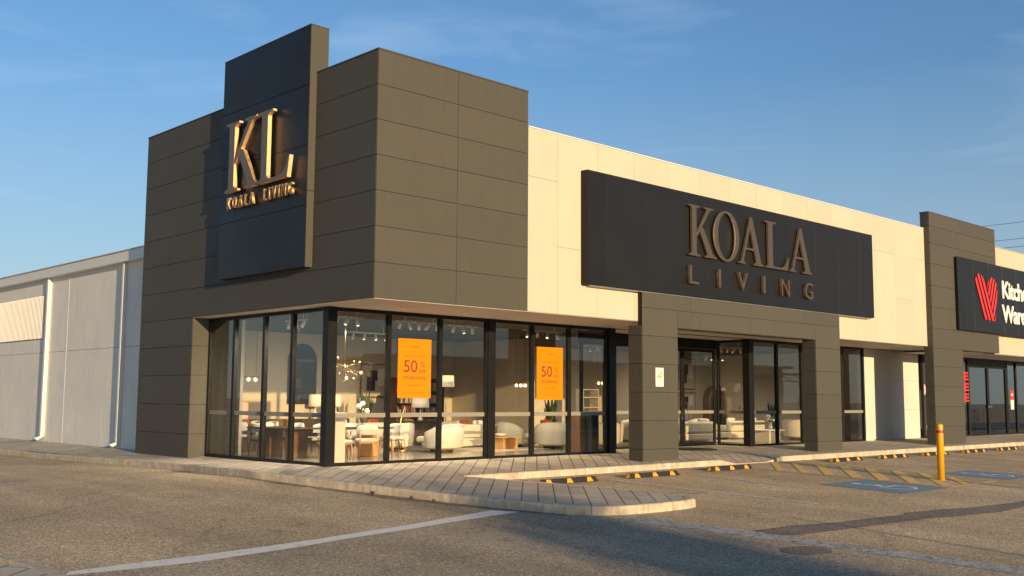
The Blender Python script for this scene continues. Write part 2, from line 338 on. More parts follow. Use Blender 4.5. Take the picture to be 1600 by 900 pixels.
# panel cladding: separate boards with open joints
def clad(bm, T, us, vs, d, gap=.009, bev=.003):
    """boards between the u lines and v lines, T(u,v,depth) -> corner point; d = outward thickness"""
    for a, b in zip(us, us[1:]):
        vv = vs(a) if callable(vs) else vs
        for c, e in zip(vv, vv[1:]):
            p = T(a+gap/2, c+gap/2, 0); q = T(b-gap/2, e-gap/2, d)
            box(bm, p[0], q[0], p[1], q[1], p[2], q[2], bev=bev, pid=random.random())
# ------------------------------------------------------------------ lettering
TF = lambda y: (lambda u, v, d: (u, y-d, v))           # wall facing -Y at plane y; u = x, v = z
TL = lambda x: (lambda u, v, d: (x-d, -u, v))          # wall facing -X at plane x; u = -y
def text_mesh(body, T, size, d, offset=0, sx=1, align='LEFT', spacing=1.0):
    """built-in font, extruded, placed at (u0,v0) through T(u,v,depth)"""
    cu = bpy.data.curves.new('txt', 'FONT'); cu.body = body; cu.size = size; cu.extrude = .5; cu.offset = offset; cu.align_x = align; cu.space_character = spacing
    cu.resolution_u = 5
    o = bpy.data.objects.new('txt', cu); col.objects.link(o); bpy.context.view_layer.update()
    me = bpy.data.meshes.new_from_object(o.evaluated_get(bpy.context.evaluated_depsgraph_get()))
    bpy.data.objects.remove(o); bpy.data.curves.remove(cu)
    for v in me.vertices:
        v.co = T(v.co.x*sx, v.co.y, 0 if v.co.z < 0 else d)
    return me
def text_obj(name, body, T, u0, v0, size, d, m, parent, **k):
    me = text_mesh(body, lambda u, v, dd: T(u+u0, v+v0, dd), size, d, **k)
    return obj(name, me, m, parent)
def fit_text(name, body, T, u0, u1, v0, v1, d0, d, m, parent, **k):
    """scale a glyph so its ink fills the box u0..u1 x v0..v1"""
    me = text_mesh(body, lambda u, v, dd: (u, v, dd), 1, d, **k)
    xs = [v.co.x for v in me.vertices]; ys = [v.co.y for v in me.vertices]
    a, b, c, e = min(xs), max(xs), min(ys), max(ys)
    for v in me.vertices:
        v.co = T(u0+(v.co.x-a)/(b-a)*(u1-u0), v0+(v.co.y-c)/(e-c)*(v1-v0), d0+v.co.z)
    if isinstance(m, (list, tuple)):
        me.update(); me.materials.clear()
        ax = (Vector(T(0, 0, 1))-Vector(T(0, 0, 0))).normalized()
        o = obj(name, me, m, parent)
        for p in me.polygons: p.material_index = 0 if abs(p.normal.dot(ax)) > .7 else 1
        return o
    return obj(name, me, m, parent)
def arc(cx, cy, rx, ry, a0, a1, n=6):
    return [(cx+rx*math.cos(R_(a0+(a1-a0)*i/n)), cy+ry*math.sin(R_(a0+(a1-a0)*i/n))) for i in range(n+1)]
def I_stem(x0, x1, s0, s1, top=True, bot=True, t=.028, b=.055):
    """serifed upright: stem x0..x1, serifs reach s0..s1"""
    o = []
    if bot: o += [(s0, 0), (s1, 0), (s1, t)] + arc(s1, t+b, s1-x1, b, 270, 180)[1:]
    else: o += [(x0, 0), (x1, 0)]
    if top: o += arc(s1, 1-t-b, s1-x1, b, 180, 90) + [(s1, 1), (s0, 1), (s0, 1-t)] + arc(s0, 1-t-b, x0-s0, b, 90, 0)[1:]
    else: o += [(x1, 1), (x0, 1)]
    if bot: o += arc(s0, t+b, x0-s0, b, 0, -90)[:-1] + [(s0, t)]
    return o
def serif_glyph(ch):
    """(pieces, width); each piece is an outline in a unit-high box"""
    if ch == 'K':
        return [I_stem(.10, .25, .0, .37), [(.25, .40), (.25, .46), (.62, .955), (.52, .972), (.52, 1), (.84, 1), (.84, .972), (.74, .955), (.70, .93), (.335, .46), (.29, .40)],
                [(.30, .44), (.37, .60), (.50, .56), (.80, .09), (.86, .045), (.93, .028), (.93, 0), (.55, 0), (.55, .028), (.61, .045), (.62, .08), (.37, .50)]], .93
    if ch == 'A':
        return [[(.0, 0), (.0, .028), (.07, .045), (.11, .09), (.455, 1), (.50, .90), (.185, .09), (.185, .045), (.26, .028), (.26, 0)],
                [(.455, 1), (.53, 1), (.86, .09), (.89, .045), (.96, .028), (.96, 0), (.58, 0), (.58, .028), (.66, .045), (.68, .09), (.42, .84)],
                [(.245, .30), (.60, .30), (.585, .345), (.262, .345)]], .96
    if ch == 'L':
        return [I_stem(.10, .25, .0, .37, bot=False)[:0] or ([(.0, 0), (.75, 0), (.80, .29), (.77, .29)] + arc(.52, .30, .23, .255, 0, -80)[1:] + [(.32, .04)] + arc(.32, .11, .07, .07, 270, 180)[1:] +
                 arc(.37, 1-.083, .12, .055, 180, 90) + [(.37, 1), (.0, 1), (.0, .972)] + arc(.0, 1-.083, .10, .055, 90, 0)[1:] + arc(.0, .083, .10, .055, 0, -90)[:-1] + [(.0, .028)])], .80
    if ch == 'O':
        ps = []; n = 40
        for i in range(n):
            a0, a1 = 2*math.pi*i/n, 2*math.pi*(i+1)/n
            f = lambda a, rx, ry: (.46+rx*math.cos(a), .5+ry*math.sin(a))
            ps.append((f(a0, .46, .515), f(a1, .46, .515), f(a1, .31, .472), f(a0, .31, .472)))
        return ps, .92
def serif_letter(name, ch, T, u0, u1, v0, h, d0, d1, parent, face='letter_face'):
    ps, wd = serif_glyph(ch); s = (u1-u0)/wd; bm = nb()
    if ch == 'O':
        n = len(ps); ring = []
        for i in range(n):
            o_, i_ = ps[i][0], ps[i][3]
            ring.append([bm.verts.new(T(u0+p[0]*s, v0+p[1]*h, d)) for p in (o_, i_) for d in (d0, d1)])   # o0 o1 i0 i1
        for i in range(n):
            a, b = ring[i], ring[(i+1) % n]
            for q, mi in (((a[1], b[1], b[3], a[3]), 0), ((a[0], a[2], b[2], b[0]), 0), ((a[0], b[0], b[1], a[1]), 1), ((a[2], a[3], b[3], b[2]), 1)):
                f = bm.faces.new(q); f.material_index = mi; f.smooth = mi == 1
    else:
        for k, p in enumerate(ps):
            pts = [(u0+a*s, v0+b*h) for a, b in p]; area = sum(x0*y1-x1*y0 for (x0, y0), (x1, y1) in zip(pts, pts[1:]+pts[:1]))
            if area < 0: pts = pts[::-1]
            fs = prism(bm, pts, d0+.002*k, d1-.002*k, T)
            for f in fs[2:]: f.material_index = 1
    return obj(name, fix(bm), [M[face], M['bronze' if face == 'letter_face' else 'bronze_dark']], parent)

# ------------------------------------------------------------------ ground
def lot_z(x, y):
    if y >= 0: return -.14-.012*min(y, 12)
    return -.14+.03*max(y, -16)
def pav_z(x, y):
    if y >= 0: return -.012*min(y, 12) if x < 0 else 0
    return .03*y
g = nb()
ys = [-900, -300, -120, -60, -30, -20, -16, -14, -12, -10, -8, -6, -4, -2, 0, 4, 8, 12, 20, 40, 100, 300, 900]; xs = [-900, -200, -60, -20, 0, 20, 60, 200, 900]
gv = [[g.verts.new((x, y, lot_z(x, y)-(.004 if True else 0))) for x in xs] for y in ys]
for j in range(len(ys)-1):
    for i in range(len(xs)-1): g.faces.new((gv[j][i], gv[j][i+1], gv[j+1][i+1], gv[j+1][i]))
struct(obj('ground', g, M['asphalt']))

def sheet(name, pts, m, lift, step=1.0, zf=lot_z):
    """flat polygon draped on the sloping lot"""
    bm = nb(); f = bm.faces.new([bm.verts.new((x, y, 0)) for x, y in pts])
    bmesh.ops.triangulate(bm, faces=[f])
    for yy in (-16, 0, 12): bmesh.ops.bisect_plane(bm, geom=bm.verts[:]+bm.edges[:]+bm.faces[:], plane_co=(0, yy, 0), plane_no=(0, 1, 0))
    for v in bm.verts: v.co.z = zf(v.co.x, v.co.y)+lift
    bmesh.ops.recalc_face_normals(bm, faces=bm.faces)
    if sum(f.normal.z*f.calc_area() for f in bm.faces) < 0: bmesh.ops.reverse_faces(bm, faces=bm.faces)
    return struct(obj(name, bm, m))
# darker, newer asphalt of the car-park lane left of the long white line
sheet('lane_asphalt', [(-.1, -8.7), (-1.0, -7.05), (-2.6, -7.3), (-4.9, -7.8), (-6.5, -8.1), (-8.7, -8.2), (-9.6, -9.5), (-10.5, -24), (-10, -60), (1.2, -60), (1.0, -24), (.45, -14.6)], M['new_asphalt'], 0)
def quad_line(name, p, q, wd, m, lift=.004):
    p, q = Vector(p), Vector(q); n = (q-p).normalized(); n = Vector((-n.y, n.x))*wd/2
    return sheet(name, [tuple(p+n), tuple(q+n), tuple(q-n), tuple(p-n)], m, lift)
sheet('give_way_line', [(-8.66, -8.05), (-7.96, -7.96), (-7.07, -7.90), (-6.25, -7.80), (-5.24, -7.65), (-4.75, -7.53), (-3.71, -7.34), (-2.4, -7.0), (-1.24, -6.70), (-.97, -7.10), (-2.6, -7.37), (-3.7, -7.62), (-4.94, -7.84), (-5.68, -8.03), (-6.51, -8.18), (-7.36, -8.30), (-8.15, -8.28), (-8.77, -8.22)], M['white_paint'], .004)
sheet('lane_line', [(-.3, -8.5), (.22, -8.6), (.5, -10.2), (.55, -12), (.75, -14.4), (1.1, -24), (.65, -24), (.25, -14.5), (.1, -12), (-.1, -10.2)], M['worn_white'], .004)
for a, b in (((4.58, -4.3), (4.72, -9.25)), ((7.62, -4.3), (7.2, -7.6))): quad_line('parking_line', a, b, .11, M['faint_white'])
for xx in (17.55, 20.35, 23.15, 26.0, 28.8): quad_line('parking_line', (xx+.5, -4.2), (xx-.4, -9.2), .11, M['faint_white'])
sheet('asphalt_patch', [(.61, -10.57), (1.68, -10.60), (2.61, -10.82), (3.7, -10.88), (4.75, -10.98), (4.86, -10.86), (5.83, -10.98), (7.03, -11.22), (8.6, -11.35), (10.5, -11.3), (10.5, -11.75), (8.1, -11.72), (6.67, -11.82), (5.09, -11.60), (4.51, -11.45), (2.94, -11.38), (1.83, -11.28), (.71, -11.2), (.43, -10.9)], M['patch'], .004)
M['dirt'] = paint_mat('gutter_dirt', (.13, .10, .065), .50, under=(.36, .28, .18), soft=.1)
random.seed(21)
gd = [(-2.02, 3.2), (-2.13, .8), (-2.12, -.4), (-1.93, -2.0), (-1.68, -3.47), (-1.36, -5.21), (-.98, -6.8), (-.82, -7.3), (-.6, -7.85)]
fine = []
for (x0, y0), (x1, y1) in zip(gd, gd[1:]): fine += [(x0+(x1-x0)*k/6, y0+(y1-y0)*k/6) for k in range(6)]
sheet('gutter_dirt', [(x+.12, y) for x, y in fine]+[(x-random.uniform(.01, .14)-(.08 if -6.5 < y < -2.5 else 0), y-.02) for x, y in fine[::-1]], M['dirt'], .003)
random.seed(22)
# yellow hatching of the shared zone
sheet('hatch_border', [(10.42, -4.3), (10.5, -4.3), (10.45, -9.2), (10.34, -9.2)], M['yellow_paint'], .004)
sheet('hatch_border', [(13.48, -3.3), (13.57, -3.3), (13.78, -7.6), (13.68, -7.6)], M['yellow_paint'], .004)
sheet('hatch_border', [(10.34, -9.21), (10.4, -9.34), (11.8, -9.26), (13.1, -9.24), (13.3, -9.1), (13.1, -9.12), (11.8, -9.14)], M['yellow_paint'], .0045)
for st_ in ([(12.83, -3.08), (13.03, -3.17), (10.64, -4.89), (10.44, -4.8)], [(13.40, -3.37), (13.46, -3.52), (10.72, -5.55), (10.52, -5.44)], [(13.42, -4.12), (13.47, -4.38), (10.72, -6.24), (10.52, -6.1)],
            [(13.44, -4.85), (13.50, -5.11), (10.75, -6.99), (10.52, -6.82)], [(13.50, -5.58), (13.57, -5.82), (10.75, -7.70), (10.52, -7.5)], [(13.55, -6.3), (13.60, -6.54), (10.72, -8.46), (10.5, -8.26)],
            [(13.58, -7.0), (13.62, -7.24), (10.85, -9.08), (10.6, -8.98)], [(13.1, -7.95), (13.2, -8.13), (11.75, -9.12), (11.45, -9.12)]):
    sheet('hatch_stripe', st_, M['yellow_paint'], .003)
def access_bay(cx, cy, w_, h_, sk):
    P = lambda u, v: (cx+u*w_/2+sk*v, cy+v*h_/2)
    sheet('accessible_bay_marking', [P(-1, 1), P(1, 1), P(1, -1), P(-1, -1)], M['blue_paint'], .004)
    # wheelchair pictogram, head towards the building, drawn from strokes
    def st(a, b, wd):
        a, b = Vector(a), Vector(b); n = (b-a).normalized(); n = Vector((-n.y, n.x))*wd/2
        sheet('wheelchair_symbol', [P(*(a+n)), P(*(b+n)), P(*(b-n)), P(*(a-n))], M['sym_paint'], .008+random.random()*.001)
    ring = [(.02+.36*math.cos(R_(t)), -.30+.40*math.sin(R_(t))) for t in range(110, 400, 24)]
    for p, q in zip(ring, ring[1:]): st(p, q, .07)
    st((-.1, .45), (-.06, -.1), .09); st((-.06, -.1), (.3, -.1), .09); st((.3, -.1), (.45, -.55), .09); st((-.08, .2), (.2, .2), .07)
    sheet('wheelchair_symbol', [P(-.1+.12*math.cos(R_(t)), .62+.12*math.sin(R_(t))) for t in range(0, 360, 40)], M['sym_paint'], .008)
access_bay(9.22, -8.3, 2.05, 2.0, .02)
access_bay(14.85, -8.3, 1.95, 1.8, .0)

# kerbs and pavement -------------------------------------------------
ISL = [(-1.98, -.43), (-1.77, -2.0), (-1.51, -3.47), (-1.19, -5.21), (-.80, -6.85), (-.64, -7.35), (-.42, -7.80), (-.1, -8.10), (.3, -8.27), (1.16, -8.34), (1.95, -8.34), (2.3, -8.24), (2.5, -8.0), (2.56, -7.6), (2.50, -6.82), (2.30, -5.96), (1.85, -4.75), (1.45, -3.75), (1.32, -3.3)]
left_path = [(-2.0, 120), (-2.0, 60), (-2.0, 30), (-1.97, 14.9), (-1.9, 7.4), (-1.8, 3.17), (-1.95, .8)]
outline = left_path + ISL
KX = 60
ramp0, ramp1, rampd = 11.2, 12.7, .75
def ramp_k(x, y):
    """1 inside the dropped crossing at the kerb, 0 outside"""
    k = 1 if ramp0 <= x <= ramp1 else max(0, 1-(ramp0-x)/rampd) if x < ramp0 else max(0, 1-(x-ramp1)/rampd)
    return k*max(0, min(1, (-1.9-y)/1.15))
def pav_zr(x, y): return pav_z(x, y)-.118*ramp_k(x, y)
def kerb(name, path, w_=.15, h_=.0, side=1, seg=1.6, drop=None):
    """rounded kerb stones, a few mm apart, following the outer edge of the pavement"""
    bm = nb(); pts = [Vector(p) for p in path]
    # resample
    d = [0]
    for a, b in zip(pts, pts[1:]): d.append(d[-1]+(b-a).length)
    def at(s):
        s = max(0, min(d[-1], s))
        for i in range(len(pts)-1):
            if s <= d[i+1]+1e-9:
                t = (s-d[i])/max(1e-9, d[i+1]-d[i]); return pts[i].lerp(pts[i+1], t)
        return pts[-1]
    s = 0
    while s < d[-1]-.05:
        e = min(d[-1], s+seg*random.uniform(.97, 1.03)) if s < 95 or True else d[-1]
        n = max(2, int((e-s)/.22)+1); rows = []; jz = random.uniform(-.002, .002); jo = random.uniform(-.0025, .0025)
        for i in range(n+1):
            q = s+.004+(e-s-.008)*i/n; p = at(q); t = (at(q+.12)-at(q-.12)).normalized(); nn = Vector((-t.y, t.x))*side   # towards the pavement
            k = ramp_k(p.x, -3.05) if drop else 0
            zt = pav_z(p.x, p.y)+.004+jz-.122*k; zb = lot_z(p.x, p.y)-.06
            prof = [(-.008+jo, zb), (-.002+jo, zt-.035), (.008+jo, zt-.012), (.03+jo, zt), (w_, zt+.002), (w_, zb)]
            rows.append([bm.verts.new((p.x+nn.x*o, p.y+nn.y*o, z)) for o, z in prof])
        for A, B in zip(rows, rows[1:]):
            for i in range(len(A)-1):
                f = bm.faces.new((A[i], A[i+1], B[i+1], B[i])); f.smooth = i in (1, 2)
        for rw in (rows[0][::-1], rows[-1]): bm.faces.new([bm.verts.new(v_.co) for v_ in rw])
        s = e
    bmesh.ops.recalc_face_normals(bm, faces=bm.faces)
    return struct(obj(name, bm, M['kerb']))
kerb('kerb', outline)
kerb('kerb', [(1.32, -3.1), (3, -3.09), (10, -3.06), (20, -3.12), (31, -3.12), (KX, -3.12)], drop=True)
# pavement sheet (fine grid so that it follows falls and the ramp)
def inside(poly, x, y):
    c = False
    for (x0, y0), (x1, y1) in zip(poly, poly[1:]+poly[:1]):
        if (y0 > y) != (y1 > y) and x < (x1-x0)*(y-y0)/(y1-y0)+x0: c = not c
    return c
pv_poly = [(x+.1, y) for x, y in left_path] + [(-1.88, -.43), (-1.67, -2.0), (-1.41, -3.47), (-1.09, -5.2), (-.70, -6.83), (-.55, -7.3), (-.34, -7.72), (-.05, -8.0), (.32, -8.17), (1.16, -8.24), (1.93, -8.24), (2.23, -8.16), (2.4, -7.95), (2.46, -7.6), (2.40, -6.84), (2.20, -5.99), (1.75, -4.78), (1.35, -3.78), (1.2, -3.0)] + [(10.2, -2.99)] + [(x, -2.99) for x in (10.45, 10.8, 11.2, 11.6, 12.0, 12.4, 12.7, 13.1, 13.45)] + [(KX, -3.03), (KX, 1.6), (9.5, 1.6), (9.5, .5), (.3, .5), (.3, 120)]
from mathutils.geometry import delaunay_2d_cdt
gx = [10.45, 10.8, 11.2, 11.6, 12.0, 12.4, 12.7, 13.1, 13.45]; gp_ = [Vector((x, y)) for x in gx for y in (-2.85, -2.7, -2.5, -2.2, -1.9)] + [Vector((x, 0.)) for x in range(-1, 58, 3)]
npv = len(pv_poly)
rv, re_, rf, *_ = delaunay_2d_cdt([Vector(p) for p in pv_poly]+gp_, [], [list(range(npv))], 1, 1e-5)
bm = nb(); vv_ = [bm.verts.new((p[0], p[1], pav_zr(p[0], p[1]))) for p in rv]
for f in rf:
    try: bm.faces.new([vv_[i] for i in f])
    except ValueError: pass
bmesh.ops.recalc_face_normals(bm, faces=bm.faces)
if sum(f.normal.z for f in bm.faces) < 0: bmesh.ops.reverse_faces(bm, faces=bm.faces)
struct(obj('footpath', bm, M['paver']))
# kerb of the traffic island at the lower left corner
def low_island():
    pts = [(-9.75, -7.0), (-9.55, -7.5), (-9.32, -8.2), (-9.25, -9.0), (-9.25, -12), (-9.3, -20)]
    pts = [(x+.25, y+.55) for x, y in pts]
    kerb('kerb', pts, side=-1)
    sheet('traffic_island', [(-9.75+.2, -6.5), (-9.35+.1, -7.0), (-9.42, -7.6), (-9.16, -8.4), (-9.13, -11.4), (-9.16, -19.4), (-14, -19.4), (-14, -6.5)], M['paver'], 0, zf=pav_z)
low_island()

# ------------------------------------------------------------------ the furniture store
ZB, ZT, ZC = 3.53, 8.76, 7.92
store = thing('furniture_store', 'dark panelled corner showroom with a cream upper band and black-framed glazing', 'shop building', (0, 0, 0))
def clad_box(name, m, jm, parent, faces, core, bev=.003, gap=.009):
    """a solid core with boards on the given faces; core = box extents"""
    bm = nb(); box(bm, *core, mi=1)
    for T, us, vs, d in faces: clad(bm, T, us, vs, d, bev=bev, gap=gap)
    return obj(name, bm, [M[m], M[jm]], parent)
rows7 = [ZB+(ZT-ZB)*i/7 for i in range(8)]
low_rows = [-.3, .55, 1.30, 2.05, 2.80, ZB]
t_ = .018
clad_box('corner_block', 'panel', 'joint', store, [
    (TF(-2.34+t_), [-.52, 1.69, 3.88], rows7, t_),
    (TL(-.52+t_), [-8.51, -3.4, .03, 2.34-t_-.001], rows7, t_)],
    (-.52+t_, 3.88-.004, -2.34+t_, 8.5, ZB+.003, ZT-.01))
bm = nb()   # metal coping on the block
box(bm, -.535, 3.885, -2.355, -2.20, ZT-.004, ZT+.03, .004); box(bm, -.535, -.38, -2.20, 8.52, ZT-.004, ZT+.028, .004)
obj('coping', bm, M['panel'], store)
bm = nb(); box(bm, -.45, -.42, -2.2, 8.4, ZT-.02, ZT-.01); box(bm, -.4, 3.7, -2.1, 8.4, ZT-.3, ZT-.005)
obj('roof', bm, M['joint'], store)
# lower leg of the left wing, down to the footpath
clad_box('corner_pier', 'panel', 'joint', store, [
    (TL(-.52+t_), [-8.51, -5.43-t_-.001], low_rows, t_),
    (TF(5.43+t_), [-.52, .04], low_rows, t_)],
    (-.52+t_, .9, 5.43+t_, 8.5, -.3, ZB-.001))
# sign tower standing proud of the wing
clad_box('sign_tower', 'black_panel', 'joint', store, [
    (TL(-.71+t_), [-3.87, .03-t_-.001], [4.35+1.3725*i for i in range(5)], t_)],
    (-.71+t_, -.23, -.03+t_, 3.86, 4.36, 9.83))
bm = nb(); box(bm, -.70, -.225, -.03, -.03+t_, 4.352, 6.05, .003); box(bm, -.70, -.225, -.031, -.03+t_, 6.062, 9.84, .003)
box(bm, -.714, -.22, -.034, 3.874, 9.842, 9.862, .003)
obj('tower_side_sheet', bm, M['panel'], store)
# cream fascia
cj = [3.885, 4.9, 6.35, 7.79, 9.23, 10.65, 12.1, 13.53, 14.98, 16.4, 17.88, 19.36, 20.8, 22.3, 23.75, 24.66]
hs = {0: [6.74], 1: [5.15], 2: [6.74], 3: [5.15], 11: [6.7], 12: [6.71], 13: [5.14], 14: [6.72], 4: [6.7], 5: [5.15], 10: [5.15]}
bm = nb(); box(bm, 3.89, 24.66, -2.34+t_, -1.9, ZB+.004, ZC-.01, mi=1)
for i, (a, b) in enumerate(zip(cj, cj[1:])): clad(bm, TF(-2.34+t_), [a, b], [ZB]+hs.get(i, [])+[ZC], t_, gap=.007, bev=.002)
obj('cream_fascia', bm, [M['cream'], M['cream_joint']], store)
bm = nb(); box(bm, 3.89, 24.66, -2.35, -2.15, ZC+.002, ZC+.03, .004); obj('parapet_cap', bm, M['metal_white'], store)
bm = nb(); box(bm, 0.1, 45, -1.9, 14.9, 5.2, 5.3); obj('main_roof', bm, M['tin'], store)
# soffits
bm = nb()
box(bm, -.51, 24.6, -2.33, -.06, ZB-.012, ZB-.002); box(bm, -.50, -.06, -.06, 5.43, ZB-.0125, ZB-.0025)
box(bm, 9.66, 16.4, -.06, 1.24, ZB-.012, ZB-.002); box(bm, 24.2, 29.6, -2.33, 0, ZB-.0131, ZB-.003)
obj('soffit', bm, M['soffit'], store)
for x in (1.2, 3.0, 4.9, 6.6): bm = nb(); cyl(bm, (x, -1.1, ZB-.03), (x, -1.1, ZB-.011), .07, n=16); obj('downlight', bm, M['spot_white'], store)
# portal
prow = [-.3, .23, .96, 1.69, 2.42, 3.15]
bm = nb(); P0, P1, P2, P3, PY, PT = 7.89, 9.38, 16.45, 17.97, -2.50, 4.27
box(bm, P0+t_, P1-t_, PY+t_, -2.03, -.3, 3.42, mi=1); box(bm, P2+t_, P3-t_, PY+t_, -2.03, -.3, 3.42, mi=1); box(bm, P0+t_, P3-t_, PY+t_, -2.345, 3.42, PT-.01, mi=1)
for a, b in ((P0, P1), (P2, P3)):
    clad(bm, TF(PY+t_), [a, b], prow+[3.875] , t_)
clad(bm, TF(PY+t_), [P1, 9.98, 12.84, 15.72, P2], [3.415, 3.875], t_); clad(bm, TF(PY+t_), [P0, 9.98, 12.84, 15.72, P3], [3.875, PT], t_)
for xx, sgn in ((P0, -1), (P2, -1)):
    clad(bm, TL(xx+t_), [2.03, -PY-t_-.001], prow+[3.42], t_)
for xx in (P1, P3):
    for c, e in zip(prow+[3.42], (prow+[3.42])[1:]): box(bm, xx-t_, xx, PY+t_+.001, -2.03, c+.004, e-.004, .003, pid=random.random())
box(bm, P1, P2, PY+t_+.001, -2.03, 3.405, 3.418, mi=0)
obj('entrance_portal', bm, [M['panel'], M['joint']], store)

# glazing -------------------------------------------------------------
def bay(parent, axis, c, a, b, z0, z1, gm='glass', stripe=True, name='window', fw=.055, head=.07, mull_d=.11, both=True, sill=.07):
    """one framed pane. axis 'x': plane y=c, from x=a to b; axis 'y': plane x=c, from y=a to b"""
    fr = nb(); dd = mull_d/2
    def bx(u0, u1, d0, d1, zz0, zz1, bev=.004, bmx=None):
        bmx = bmx or fr
        if axis == 'x': box(bmx, u0, u1, c+d0, c+d1, zz0, zz1, bev)
        else: box(bmx, c+d0, c+d1, u0, u1, zz0, zz1, bev)
    bx(a, a+fw, -dd, dd, z0, z1); bx(b-fw, b, -dd, dd, z0, z1)
    bx(a+fw+.001, b-fw-.001, -dd+.004, dd-.004, z0, z0+sill); bx(a+fw+.001, b-fw-.001, -dd+.004, dd-.004, z1-head, z1)
    o = obj(name, fr, M['frame'], parent)
    g_ = nb(); bx(a+fw-.01, b-fw+.01, -.003, .003, z0+sill-.01, z1-head+.01, 0, g_)
    # a single thin sheet is enough for the pane
    gl = obj('glass_pane', g_, M[gm], o)
    if stripe:
        s = nb(); bx(a+fw, b-fw, -.0075, -.0045, 1.055, 1.155, 0, s); obj('safety_stripe', s, M['stripe'], o)
    return o
GZ0, GZ1 = -.01, 3.50
fx = [.12, 1.64, 3.20, 4.74]
for a, b in zip(fx, fx[1:]): bay(store, 'x', 0, a, b, GZ0, GZ1)
for a, b in ((4.96, 6.36), (6.36, 7.78), (7.78, 9.36)): bay(store, 'x', 0, a, b, GZ0, GZ1)
for a, b in ((.12, 1.46), (1.46, 2.71), (2.71, 4.14), (4.14, 5.42)): bay(store, 'y', 0, a, b, GZ0, GZ1)
def post(x0, x1, y0, y1, z0=-.04, z1=3.52):
    bm = nb(); box(bm, x0, x1, y0, y1, z0, z1, .006); return obj('post', bm, M['frame'], store)
post(-.10, .12, -.10, .12); post(4.745, 4.955, -.08, .08); post(9.365, 9.65, -.10, .16); post(16.36, 16.62, -.12, .14); post(-.07, .07, 5.425, 5.45)
for z in (0, ): pass
# airlock: deeper glass line between x 9.65 and 16.45
RY = 1.3
bay(store, 'y', 9.62, .17, RY-.06, GZ0, GZ1)
bay(store, 'x', RY, 9.7, 11.2, GZ0, 3.2); bay(store, 'x', RY, 11.2, 12.7, GZ0, 3.2)
bm = nb(); box(bm, 9.66, 16.42, RY-.07, RY+.07, 3.2, 3.52, .004); obj('door_head', bm, M['frame'], store)
def door(a, b, side):
    o = bay(store, 'x', RY-.03, a, b, -.005, 3.19, name='door', fw=.09, head=.1, sill=.12, mull_d=.06)
    h = nb(); hx_ = b-.13 if side > 0 else a+.13
    tube(h, [(hx_, RY-.07, .85), (hx_, RY-.13, .87), (hx_, RY-.13, 1.4), (hx_, RY-.07, 1.42)], .014); obj('handle', h, M['chrome'], o)
    return o
door(12.72, 14.55, 1); door(14.56, 16.36, -1)
o = bay(store, 'y', 16.48, .14, RY-.07, -.005, 3.49, name='window')
h = nb(); tube(h, [(16.43, .30, .95), (16.36, .30, .97), (16.36, .30, 1.3), (16.43, .30, 1.32)], .014); obj('handle', h, M['chrome'], o)
for a, b in ((16.62, 18.15), (18.15, 19.75), (19.75, 21.2), (21.2, 22.52)): bay(store, 'x', 0, a, b, GZ0, GZ1)
bay(store, 'x', 0, 22.53, 24.2, GZ0, GZ1, fw=.09)
# rendered walls right of the glazing
bm = nb(); box(bm, 24.205, 26.38, 0, .25, -.3, ZB-.004, .004)
obj('wall', bm, M['white_wall'], store)
bm = nb()
for z0, z1 in ((-.3, 1.16), (1.165, 2.33), (2.335, ZB-.004)): box(bm, 26.385, 29.1, .10, .3, z0, z1, .006)
obj('wall', bm, M['white_wall'], store)
# interior shell
bm = nb(); box(bm, .08, 9.6, .06, 10.5, -.06, .004); box(bm, 9.6, 16.5, 1.31, 10.5, -.06, .004); box(bm, 16.5, 29, .06, 10.5, -.06, .004); obj('floor', bm, M['tile'], store)
bm = nb(); box(bm, .08, 29, .1, 10.6, 3.62, 3.66); obj('ceiling', bm, M['int_ceil'], store)
bm = nb()
box(bm, .06, 29.2, 10.5, 10.7, 0, 3.62); box(bm, .91, 1.0, 5.46, 8.4, 0, 3.62); box(bm, .06, .15, 8.52, 10.5, 0, 3.62); box(bm, 28.9, 29.05, .4, 10.5, 0, 3.62)
box(bm, 12.6, 12.8, 6.3, 10.49, 0, 3.6); box(bm, 20.6, 22.4, 7.6, 7.75, 0, 3.6)
obj('interior_wall', bm, M['int_wall'], store)
bm = nb(); box(bm, .2, 28.8, -.055, .055, 3.505, 3.60); box(bm, -.055, .055, .2, 5.4, 3.505, 3.601); obj('head_beam', bm, M['frame'], store)
for q in ((-.07, 9.6, -.07, .03, -.06, -.011), (-.07, .03, .03, 5.42, -.08, -.0115), (16.6, 24.2, -.07, .03, -.06, -.011)): bm = nb(); box(bm, *q, .004); obj('sill', bm, M['frame'], store)
# cast back of store so no sky leaks in
bm = nb(); box(bm, .1, 45, 10.75, 10.9, -.3, 5.2); box(bm, .1, .2, 8.55, 10.75, -.3, 5.2); obj('back_wall', bm, M['grey_wall'], store)

